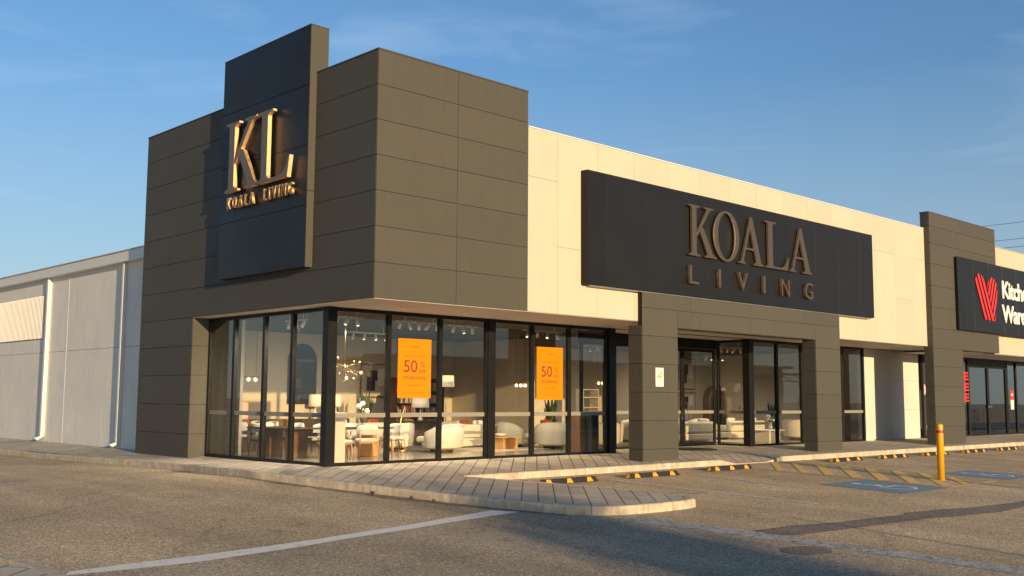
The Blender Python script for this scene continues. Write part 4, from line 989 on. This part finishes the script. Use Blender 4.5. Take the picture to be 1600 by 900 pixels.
def track(x, y, rz, L_, n, lb, lit=True):
    t = thing('track_light', lb, 'spotlight track', (x, y, 3.38), rz, 'white spotlight tracks under the ceiling')
    bm = nb(); box(bm, -L_/2, L_/2, -.02, .02, 0, .04, .003); cyl(bm, (-L_*.3, 0, .04), (-L_*.3, 0, .24), .008, n=6); cyl(bm, (L_*.3, 0, .04), (L_*.3, 0, .24), .008, n=6); obj('rail', bm, M['spot_white'], t)
    for k in range(n):
        a = -L_/2+L_*(k+.5)/n; d = Vector((random.uniform(-.6, .6), random.uniform(-.3, .9), -1)).normalized()
        p = Vector((a, 0, -.06)); h = nb(); cyl(h, (a, 0, 0), p, .01, n=6); cyl(h, p-d*.06, p+d*.12, .042, n=14)
        o = obj('spotlight', h, M['spot_white'], t)
        b2 = nb(); cyl(b2, p+d*.1205, p+d*.123, .033, n=14); obj('bulb', b2, M['bulb'], o)
    if lit:
        ld = bpy.data.lights.new('spot_lamp', 'SPOT'); ld.energy = 230; ld.color = (1, .87, .68); ld.spot_size = R_(165); ld.spot_blend = .8; ld.shadow_soft_size = .08
        lo = bpy.data.objects.new('spot_lamp', ld); lo.location = (0, 0, -.22); lo.rotation_euler = (R_(18), 0, 0); link(lo, t)
track(1.1, .9, 0, .9, 3, 'short track of white spotlights just inside the glass corner')
track(3.35, 1.0, 0, 1.5, 5, 'track of five white spotlights above the left orange poster')
track(5.0, 1.2, 0, 1.0, 3, 'track of three white spotlights right of the left orange poster')
track(7.9, 1.1, 0, 1.6, 4, 'track of white spotlights above the right orange poster')
track(.9, 2.8, R_(90), 1.0, 3, 'track of white spotlights inside the left side glass')
track(5.2, 5.6, 0, 1.6, 4, 'spotlight track deep in the showroom near its centre')
track(19.0, 2.4, 0, 1.6, 4, 'track of white spotlights behind the right portal glass')
track(15.0, 5.5, 0, 1.6, 4, 'spotlight track deep behind the entrance doors')
track(24.5, 7.0, 0, 1.6, 4, 'spotlight track before the back wall pictures')

# dining corner seen through the left glass
slab_table(1.05, 3.45, R_(92), 2.0, .95, 'dark dining table with brown slab legs behind the side glass')
slab_table(1.75, 7.0, R_(90), 1.7, .9, 'far dark dining table by the inner wall of the left wing', m='dark_wood')
dining_chair(1.7, 2.25, R_(200), 'cream dining chair with light wood legs nearest the glass corner post, at the table end')
dining_chair(1.75, 4.15, R_(-80), 'cream dining chair at the far long side of the dark slab table')
dining_chair(1.8, 3.2, R_(-95), 'cream dining chair on the near right of the dark slab table')
dining_chair(1.45, 5.15, R_(180), 'cream dining chair at the far end of the dark slab table')
dining_chair(2.35, 6.4, R_(-85), 'cream dining chair at the far dark table, right one', lm='dark_wood')
dining_chair(1.1, 5.9, R_(170), 'white round-backed chair with dark legs seen in the leftmost side pane', lm='dark_wood')
dining_chair(2.5, 7.5, R_(-90), 'white round-backed chair furthest back at the far dark table', lm='dark_wood')
pendant(2.6, 8.0, 2.08, 3, 'brass bar pendant with three lit bulbs over the far dining table')
arch_mirror(6.0, 10.46, 1.1, 1.28, 3.28, 'tall arched black mirror on the back wall behind the side glass')
cabinet(4.2, 10.1, 0, 2.2, .42, .8, 'brown_wood', 'long brown sideboard under the back wall, left of the arched mirror')
lamp(6.3, 10.1, .8, .8, .22, 'white drum table lamp on the sideboard below the arched mirror', sh=.4)
cabinet(6.6, 10.1, 0, 1.9, .42, .8, 'dark_wood', 'dark sideboard directly below the arched mirror')
lamp(7.1, 10.1, .8, .8, .22, 'white drum table lamp right of its twin on the dark sideboard', sh=.4)
t = thing('picture', 'small pink framed picture leaning on the long brown sideboard', 'picture', (3.6, 10.05, .8)); bm = nb(); box(bm, -.22, .22, -.02, .0, 0, .55, .004); obj('frame', bm, M['light_wood'], t); bm = nb(); box(bm, -.19, .19, -.024, -.0205, .03, .52); obj('canvas', bm, M['petal'], t)
# dining set right behind the front glass corner
slab_table(2.45, 2.5, R_(5), 1.9, 1.0, 'dark dining table behind the leftmost front pane', m='light_wood')
dining_chair(2.25, 1.62, R_(160), 'cream chair with orange wood legs standing before the table in the leftmost front pane')
dining_chair(1.25, 1.35, R_(100), 'cream dining chair right beside the white plinth at the glass corner')
dining_chair(3.0, 3.4, R_(5), 'cream dining chair on the far side of the table behind the front corner')
t = thing('plinth', 'narrow white display plinth just inside the glass corner post', 'plinth', (.85, .85, 0)); bm = nb(); box(bm, -.14, .14, -.14, .14, 0, 1.12, .006); obj('column', bm, M['plaster'], t); bm = nb(); box(bm, -.16, .16, -.16, .16, 1.12, 1.15, .004); obj('cap', bm, M['plaster'], t)
t = thing('globe_lamp', 'small brass lamp with three white globes on the front dining table', 'lamp', (2.75, 2.5, .75))
bm = nb(); cyl(bm, (0, 0, 0), (0, 0, .02), .08); cyl(bm, (0, 0, .02), (0, 0, .55), .008, n=6); cyl(bm, (0, 0, .3), (.12, 0, .38), .006, n=6); cyl(bm, (0, 0, .42), (-.1, 0, .5), .006, n=6); obj('stand', bm, M['gold'], t)
for p_ in ((0, 0, .6), (.14, 0, .41), (-.12, 0, .53)): bm = nb(); ball(bm, p_, .07); obj('globe', bm, M['shade'], t)
t = thing('vase', 'small dark vase standing on the front dining table', 'vase', (2.1, 2.45, .75)); bm = nb(); lathe(bm, [(.05, 0), (.09, .08), (.08, .16), (.03, .22), (.045, .26)]); obj('body', bm, M['black'], t); bm = nb(); [cyl(bm, (0, 0, .24), (random.uniform(-.14, .14), random.uniform(-.14, .14), random.uniform(.4, .55)), .004, n=5) for _ in range(6)]; obj('twigs', bm, M['brown_wood'], t)
# sputnik chandelier
t = thing('chandelier', 'brass sputnik chandelier hanging behind the leftmost front pane', 'lamp', (1.30, 1.25, 2.22))
bm = nb(); cyl(bm, (0, 0, 0), (0, 0, 1.4), .008, n=6); obj('rod', bm, M['gold'], t)
bm = nb(); ball(bm, (0, 0, 0), .07); obj('hub', bm, M['gold'], t)
arms = nb()
for k in range(14):
    a = k*2.4; e = math.sin(k*1.7)*.7; d = Vector((math.cos(a)*math.cos(e), math.sin(a)*math.cos(e), math.sin(e)-.25)).normalized()*random.uniform(.34, .48)
    cyl(arms, (0, 0, 0), d, .006, n=6); bm = nb(); ball(bm, d*1.05, .038, seg=10); obj('bulb', bm, M['bulb'] if k % 7 == 0 else M['gold'], t)
obj('arms', arms, M['gold'], t)
# lounge
armchair(5.95, 3.15, R_(205), 'cream boucle armchair with its broad back to the middle front glass', s=1.25, wide=1.15)
armchair(5.35, 4.5, R_(215), 'cream boucle armchair behind and left of the broad-backed one', s=1.1)
t = thing('sculpture', 'curved brass arc sculpture on a disc left of the boucle armchairs', 'sculpture', (5.1, 3.9, 0))
bm = nb(); tube(bm, [(.0, 0, .06), (-.06, 0, .3), (-.07, 0, .6), (-.02, 0, .9), (.06, 0, 1.15), (.13, 0, 1.3)], [.06, .05, .042, .034, .024, .01]); obj('arc', bm, M['gold'], t); bm = nb(); cyl(bm, (0, 0, 0), (0, 0, .06), .22, n=24); obj('base', bm, M['gold'], t)
floor_lamp(8.5, 6.0, 2.22, .26, 'tall floor lamp with a white drum shade behind the left poster pane', sh=.36)
cabinet(8.1, 6.9, 0, 1.8, .4, .78, 'dark_wood', 'dark console cabinet carrying the white lamp behind the boucle armchairs')
lamp(8.15, 6.85, .78, .72, .29, 'white drum lamp on the dark console right of the left poster', sh=.3)
# bookcase
t = thing('bookcase', 'tall reddish wood bookcase near the back behind the left poster', 'bookcase', (10.2, 9.6, 0))
bm = nb(); box(bm, -1.1, -1.06, -.2, .2, 0, 2.2); box(bm, 1.06, 1.1, -.2, .2, 0, 2.2); box(bm, -.02, .02, -.2, .2, 0.05, 2.15); box(bm, -1.1, 1.1, .18, .2, 0, 2.2); obj('carcass', bm, M['red_wood'], t)
for z in (.04, .45, .88, 1.3, 1.72, 2.16): bm = nb(); box(bm, -1.055, 1.055, -.2, .175, z, z+.03); obj('shelf', bm, M['red_wood'], t)
bm = nb()
for z in (.48, .91, 1.33, 1.75):
    x = -1.0
    while x < .95:
        if random.random() < .6: box(bm, x, x+.035, -.1, .1, z, z+random.uniform(.18, .3))
        x += random.choice((.04, .05, .09))
obj('books', bm, M['art_light'], t)
sofa(8.7, 4.9, R_(190), 2.2, 'cream sofa with rust cushions in the middle of the showroom', cushions=('rust', 'white_fabric', 'rust'))
coffee_table(8.35, 3.15, R_(6), .95, .7, .38, 'light oak coffee table between the cream armchairs')
t = thing('bowl', 'shallow pale bowl on the light oak coffee table', 'bowl', (8.2, 3.15, .38)); bm = nb(); lathe(bm, [(.06, 0), (.15, .05), (.19, .09), (.17, .085), (.05, .02)]); obj('body', bm, M['plaster'], t)
armchair(9.55, 3.95, R_(60), 'cream tub armchair right behind the oak coffee table', s=1.05)
armchair(10.05, 2.75, R_(140), 'round grey-lit boucle armchair below the right orange poster', s=1.15, m='boucle')
armchair(8.6, 6.0, R_(180), 'cream armchair with a rust cushion further back beside the dark console', cushion='rust', s=.95)
sofa(12.0, 4.3, R_(170), 2.3, 'cream sofa with rust cushions right of the tub armchairs', cushions=('rust', 'rust'))
cabinet(8.93, .75, 0, .22, .45, 1.03, 'brown_wood', 'narrow brown wood cabinet against the front glass', doors=1)
cabinet(9.2, .45, R_(4), .34, .3, 1.12, 'black', 'narrow black stand beside the thick glazing post', doors=1)
arch_mirror(16.1, 10.46, .85, 1.25, 2.6, 'small dark oval mirror on the back wall left of the right poster', m='black')
pendant(10.85, 5.0, 2.0, 3, 'bar pendant with lit bulbs left of the right orange poster', L_=.6)
pendant(13.2, 3.6, 2.1, 2, 'short pendant with two lit bulbs behind the last front pane', L_=.4)
t = thing('shelf_unit', 'open white shelf unit seen through the last front pane', 'shelf', (14.3, 5.2, 0))
bm = nb()
for x in (-.4, .38): box(bm, x, x+.03, -.18, .18, 0, 1.85)
obj('side_panel', bm, M['plaster'], t)
for z in (.3, .75, 1.2, 1.55, 1.82): bm = nb(); box(bm, -.37, .38, -.18, .18, z, z+.03); obj('shelf', bm, M['plaster'], t)
armchair(11.9, 2.3, R_(150), 'cream round armchair seen beside the thick post through the recess glass', s=1.0)
# lounge behind the doors and right glass
picture(27.1, 10.46, 1.35, 1.98, 3.45, 'large abstract picture, upper one of the pair behind the doors')
picture(27.1, 10.46, 1.35, .9, 1.85, 'abstract picture, lower one of the pair behind the doors')
arch_mirror(30.4-3.2, 9.9, .01, .5, .6, 'x') if False else None
t = thing('archway', 'dark arched niche standing behind the open glass door leaf', 'archway', (22.0, 5.4, 0))
pts = [(-.62, 0), (.62, 0), (.62, 1.45)]+[(.62*math.cos(R_(a)), 1.45+.62*math.sin(R_(a))) for a in range(10, 180, 10)]+[(-.62, 1.45)]
bm = nb(); prism(bm, pts, 0, .3, TF(0)); obj('surround', fix(bm), M['dark_wood'], t)
pts2 = [(u*.8, v*.9+.06) for u, v in pts]
bm = nb(); prism(bm, pts2, .301, .304, TF(0)); obj('niche', fix(bm), M['black'], t)
sofa(17.8, 3.6, R_(175), 2.4, 'cream sofa with white cushions behind the double doors')
sofa(21.6, 3.9, R_(178), 2.3, 'cream sofa with pale cushions behind the right portal glass')
armchair(20.2, 4.9, R_(170), 'cream curved armchair between the two sofas behind the entrance', s=1.05)
armchair(23.0, 2.2, R_(95), 'boxy cream armchair at the right end behind the portal glass', s=1.05)
coffee_table(19.9, 1.5, R_(5), 1.2, .75, .45, 'pale stone-look coffee table behind the right portal glass', m='plaster')
t = thing('vase', 'white flowers in a slim vase on the pale coffee table', 'vase', (20.1, 1.5, .45)); bm = nb(); lathe(bm, [(.05, 0), (.06, .1), (.03, .22), (.035, .26)]); obj('body', bm, M['plaster'], t); bm = nb(); [ball(bm, (random.uniform(-.1, .1), random.uniform(-.1, .1), random.uniform(.33, .5)), .04, seg=8) for _ in range(12)]; obj('flowers', bm, M['white_fabric'], t)
cabinet(15.1, 3.3, 0, .9, .5, .78, 'dark_wood', 'dark cabinet standing behind the closed door leaf')
t = thing('round_mirror', 'round black mirror on the wall behind the narrow right window', 'mirror', (26.0, 3.6, 1.45)); bm = nb(); cyl(bm, (0, 0, 0), (0, .04, 0), .38, n=32); obj('disc', bm, M['black'], t); bm = nb(); box(bm, -.02, .02, .045, .08, -1.45, .3); obj('stand', bm, M['dark_wood'], t); bm = nb(); box(bm, -.2, .2, -.05, .15, -1.45, -1.42); obj('foot', bm, M['dark_wood'], t)
cabinet(25.6, 2.6, 0, 1.2, .45, .8, 'brown_wood', 'brown sideboard inside the narrow right window')

def rug(x, y, rz, L_, W_, lb, m='petal'):
    t = thing('rug', lb, 'rug', (x, y, .004), rz); bm = nb(); box(bm, -L_/2, L_/2, -W_/2, W_/2, 0, .012, .004); obj('pile', bm, M[m], t); bm = nb(); box(bm, -L_/2+.15, L_/2-.15, -W_/2+.15, W_/2-.15, .0125, .016); obj('border', bm, M['art_light'], t)
rug(8.4, 3.6, R_(6), 3.4, 2.3, 'large pale rug under the oak coffee table', 'art_light')
rug(19.8, 2.6, 0, 3.2, 2.2, 'pale rug under the stone coffee table behind the doors', 'grey_fabric')
def plant(x, y, h, lb):
    t = thing('potted_plant', lb, 'plant', (x, y, 0)); bm = nb(); lathe(bm, [(.12, 0), (.17, .3), (.16, .31), (.13, .28)]); obj('pot', bm, M['plaster'], t)
    bm = nb()
    for k in range(46):
        a = random.uniform(0, 6.28); e = Vector((math.cos(a)*random.uniform(.1, .38), math.sin(a)*random.uniform(.1, .38), h*random.uniform(.45, 1))); n_ = Vector((-math.sin(a), math.cos(a), .2))*.05; c = Vector((0, 0, .3)).lerp(e, .75)
        bm.faces.new([bm.verts.new(Vector((0, 0, .3))), bm.verts.new(c+n_), bm.verts.new(e), bm.verts.new(c-n_)])
    obj('leaves', bm, M['leaf'], t)
plant(7.3, 8.7, 1.9, 'tall potted plant near the back wall left of the bookcase'); plant(13.3, 6.0, 1.7, 'potted plant beside the partition wall mid showroom'); plant(24.6, 4.2, 1.6, 'potted plant behind the right end of the glazing')
picture(9.0, 10.46, 1.3, 1.5, 2.7, 'framed abstract picture on the back wall beside the bookcase'); picture(3.2, 10.46, .9, 1.5, 2.7, 'framed abstract picture above the long brown sideboard')
armchair(15.9, 4.6, R_(150), 'cream curved armchair behind the left sliding door leaf', s=1.0); armchair(13.0, 3.1, R_(200), 'cream curved armchair seen past the thick post in the recess', s=1.0)
sofa(6.3, 7.9, R_(185), 2.2, 'pale sofa far back between the arched mirror and the bookcase', cushions=('rust', 'white_fabric'))
dining_chair(3.6, 2.35, R_(-80), 'cream dining chair at the right end of the table behind the front corner'); dining_chair(.95, 4.3, R_(85), 'cream dining chair between the dark slab table and the side glass', lm='dark_wood')
# dark disc laid in the recess as the cast shadow of the lamp head
t = thing('shadow_disc', 'round black disc painted as the lamp head shadow in the entrance recess', 'shadow_disc', (13.25, .0, 0)); bm = nb(); cyl(bm, (0, 0, -.03), (0, 0, .012), .8, n=40); obj('mat', bm, M['rubber'], t)

# ------------------------------------------------------------------ power lines, lamp posts, trees, warehouse across the lot
def wire(x, z, sag, lb):
    bm = nb(); pts = []
    for i in range(41):
        t = i/40; y = -40+t*90; pts.append((x, y, z+.5-4*sag*t*(1-t)))
    tube(bm, pts, .012, n=5)
    tag(obj('power_line', bm, M['wire'], None), lb, 'power line', 'overhead power lines')
wire(44.3, 11.4, .9, 'topmost of the three thin power lines above the neighbour shop')
wire(44.8, 10.6, .9, 'middle one of the three thin power lines in the sky')
wire(43.6, 10.0, .9, 'lowest of the three thin power lines in the sky')
for y in (-40, 50):
    t = thing('power_pole', 'tall timber power pole carrying three wires, ' + ('in front across the car park' if y < 0 else 'behind the shops'), 'power pole', (44.2, y, -.7), group='power poles')
    bm = nb(); cyl(bm, (0, 0, 0), (0, 0, 13), .16, .11, n=12); obj('pole', bm, M['bark'], t); bm = nb(); box(bm, -1.2, 1.2, -.06, .06, 11.9, 12.05); obj('crossarm', bm, M['bark'], t)
def lamp_post(x, y, h, r, lb, heads=2, hr=.45):
    t = thing('lamp_post', lb, 'lamp post', (x, y, lot_z(x, y)), group='car park lamp posts')
    bm = nb(); cyl(bm, (0, 0, 0), (0, 0, h), r, r*.75, n=12); obj('pole', bm, M['pole'], t)
    for s in ([-1, 1] if heads == 2 else [1]):
        if heads < 2: break
        bm = nb(); tube(bm, [(0, 0, h-.1), (s*.5, 0, h+.1), (s*1.1, 0, h+.12)], .04); obj('arm', bm, M['pole'], t)
        bm = nb(); box(bm, s*1.1-.35, s*1.1+.35, -.16, .16, h+.04, h+.16, .04, 2); obj('lamp_head', bm, M['pole'], t)
lamp_post(5.0, -48, 7.75, .13, 'twin-headed lamp post in the car park opposite the entrance')
lamp_post(-1.0, -29, 3.0, .045, 'short slim post across the lane', heads=1)
lamp_post(40, -38, 9, .1, 'tall twin-headed lamp post far across the car park')
def tree(x, y, h, cr, cz0, n, lb, seed):
    rnd = random.Random(seed)
    t = thing('tree', lb, 'tree', (x, y, lot_z(x, y)), group='trees across the car park')
    bm = nb(); tube(bm, [(0, 0, 0), (.1, .05, cz0*.6), (0, .1, cz0+.6), (.1, 0, h*.7)], [.22, .17, .12, .05])
    limbs = []
    for k in range(9):
        a = k*2.4+rnd.random(); e = Vector((math.cos(a)*cr*.7, math.sin(a)*cr*.7, cz0+(h-cz0)*rnd.uniform(.25, .8))); limbs.append(e)
        tube(bm, [(0, .05, cz0*.8+.25*k*.4), e*.5+Vector((0, 0, cz0*.45)), e], [.07, .05, .02], n=6)
    obj('trunk', bm, M['bark'], t)
    bm = nb(); cl = limbs+[Vector((rnd.uniform(-1, 1)*cr*.6, rnd.uniform(-1, 1)*cr*.6, rnd.uniform(cz0+.3, h-.3))) for _ in range(14)]
    for _ in range(n):
        c = rnd.choice(cl); p = c+Vector((rnd.gauss(0, 1), rnd.gauss(0, 1), rnd.gauss(0, .8)))*cr*.24
        if p.z < cz0*.75: continue
        s = rnd.uniform(.07, .17); a = Vector((rnd.gauss(0, 1), rnd.gauss(0, 1), rnd.gauss(0, 1))).normalized(); b_ = a.orthogonal().normalized()
        bm.faces.new([bm.verts.new(p+a*s), bm.verts.new(p+b_*s*.6), bm.verts.new(p-a*s), bm.verts.new(p-b_*s*.6)])
    obj('crown', bm, M['leaf'], t)
tree(-10.6, -56, 7.6, 2.0, 2.2, 5200, 'small street tree behind the photographer', 3)
tree(-8.2, -52, 4.8, 1.5, 1.6, 3000, 'low street tree beside the lane entry', 5)
for k, (x, y, h) in enumerate(((30, -62, 9), (38, -66, 11), (24, -70, 10), (-44, 34, 6), (-40, 44, 6.5), (-47, 24, 5.5), (-43, 54, 6))):
    tree(x, y, h, 3.0, 2.4, 2600, ['tree in front of the metal shed opposite, left one', 'tallest tree beside the metal shed opposite', 'tree left of the metal shed opposite', 'tree west of the lane, second nearest', 'tree west of the lane, third', 'nearest tree west of the lane', 'furthest tree west of the lane'][k], 10+k)
sh = thing('metal_shed', 'long corrugated metal shed across the car park', 'shed', (66, -56, -.7), R_(14))
bm = nb(); box(bm, -24, 24, -8, 8, 0, 5.6); obj('wall', bm, M['tin'], sh)
bm = nb(); box(bm, -25, 25, 8.0, 11.5, 4.9, 5.05); box(bm, -25, 25, -8.5, 8.5, 5.62, 5.9); obj('roof', bm, M['tin'], sh)
bm = nb()
for k in range(26): cyl(bm, (-24+k*1.9, 11.2, 4.2), (-24+k*1.9+.95, 11.2, 4.88), .04, n=5); cyl(bm, (-24+k*1.9+.95, 11.2, 4.88), (-24+k*1.9+1.9, 11.2, 4.2), .04, n=5)
box(bm, -24, 25, 11.15, 11.25, 4.1, 4.2)
for k in range(7): box(bm, -24+k*8, -23.8+k*8, 11.1, 11.3, 0, 4.9)
obj('truss', bm, M['pole'], sh)

sheet('asphalt_patch', [(-.42+.42*math.cos(R_(t))*random.uniform(.9, 1.05), -12.05+.30*math.sin(R_(t))*random.uniform(.85, 1.05)) for t in range(0, 360, 20)], M['patch'], .0085)
# ------------------------------------------------------------------ small things on the ground
def weed(x, y, z, s, lb):
    bm = nb()
    for _ in range(34):
        a = random.uniform(0, 6.28); l = random.uniform(.4, 1)*s; d = Vector((math.cos(a)*.6, math.sin(a)*.6, random.uniform(.4, 1.1)))*l; wv = Vector((-math.sin(a), math.cos(a), 0))*.008
        bm.faces.new([bm.verts.new(-wv), bm.verts.new(wv), bm.verts.new(d*.6+wv*1.6), bm.verts.new(d), bm.verts.new(d*.6-wv*1.6)])
    o = obj('weed', bm, M['weed'], None, loc=(x, y, z)); tag(o, lb, 'weed', 'weeds growing along the kerb')
weed(-1.60, -3.9, lot_z(0, -3.9), .12, 'dry weed tuft in the gutter below the long kerb, largest one')
weed(-1.42, -4.8, lot_z(0, -4.8), .07, 'small weed in the gutter right of the largest tuft')
weed(-1.32, -5.3, lot_z(0, -5.3), .06, 'small weed in the gutter nearest the white line')
weed(25.0, -.08, -.01, .10, 'tiny weed at the foot of the cream wall')
bm = nb()
for _ in range(420):
    x = random.uniform(-9, 9); y = random.uniform(-12, -.6)
    if -1.9 < x < 1.2 and y > -8: z = pav_z(x, y)
    elif x > 1.0 and y > -3.05: z = pav_z(x, y)
    elif y > -3.6 and x > -2.3: continue
    elif x < -2.2 or y < -8.8 or x > 2.8: z = lot_z(x, y)
    else: continue
    s = random.uniform(.008, .03); a = random.uniform(0, 6.28)
    bm.faces.new([bm.verts.new((x+s*math.cos(a+k*2.1)*random.uniform(.4, 1), y+s*math.sin(a+k*2.1), z+.006+random.uniform(0, .01))) for k in range(3)])
o = obj('leaf_litter', bm, M['brown_wood'], None); o['kind'] = 'stuff'; o['label'] = 'dry leaf scraps scattered on asphalt and pavers'; o['category'] = 'leaf litter'
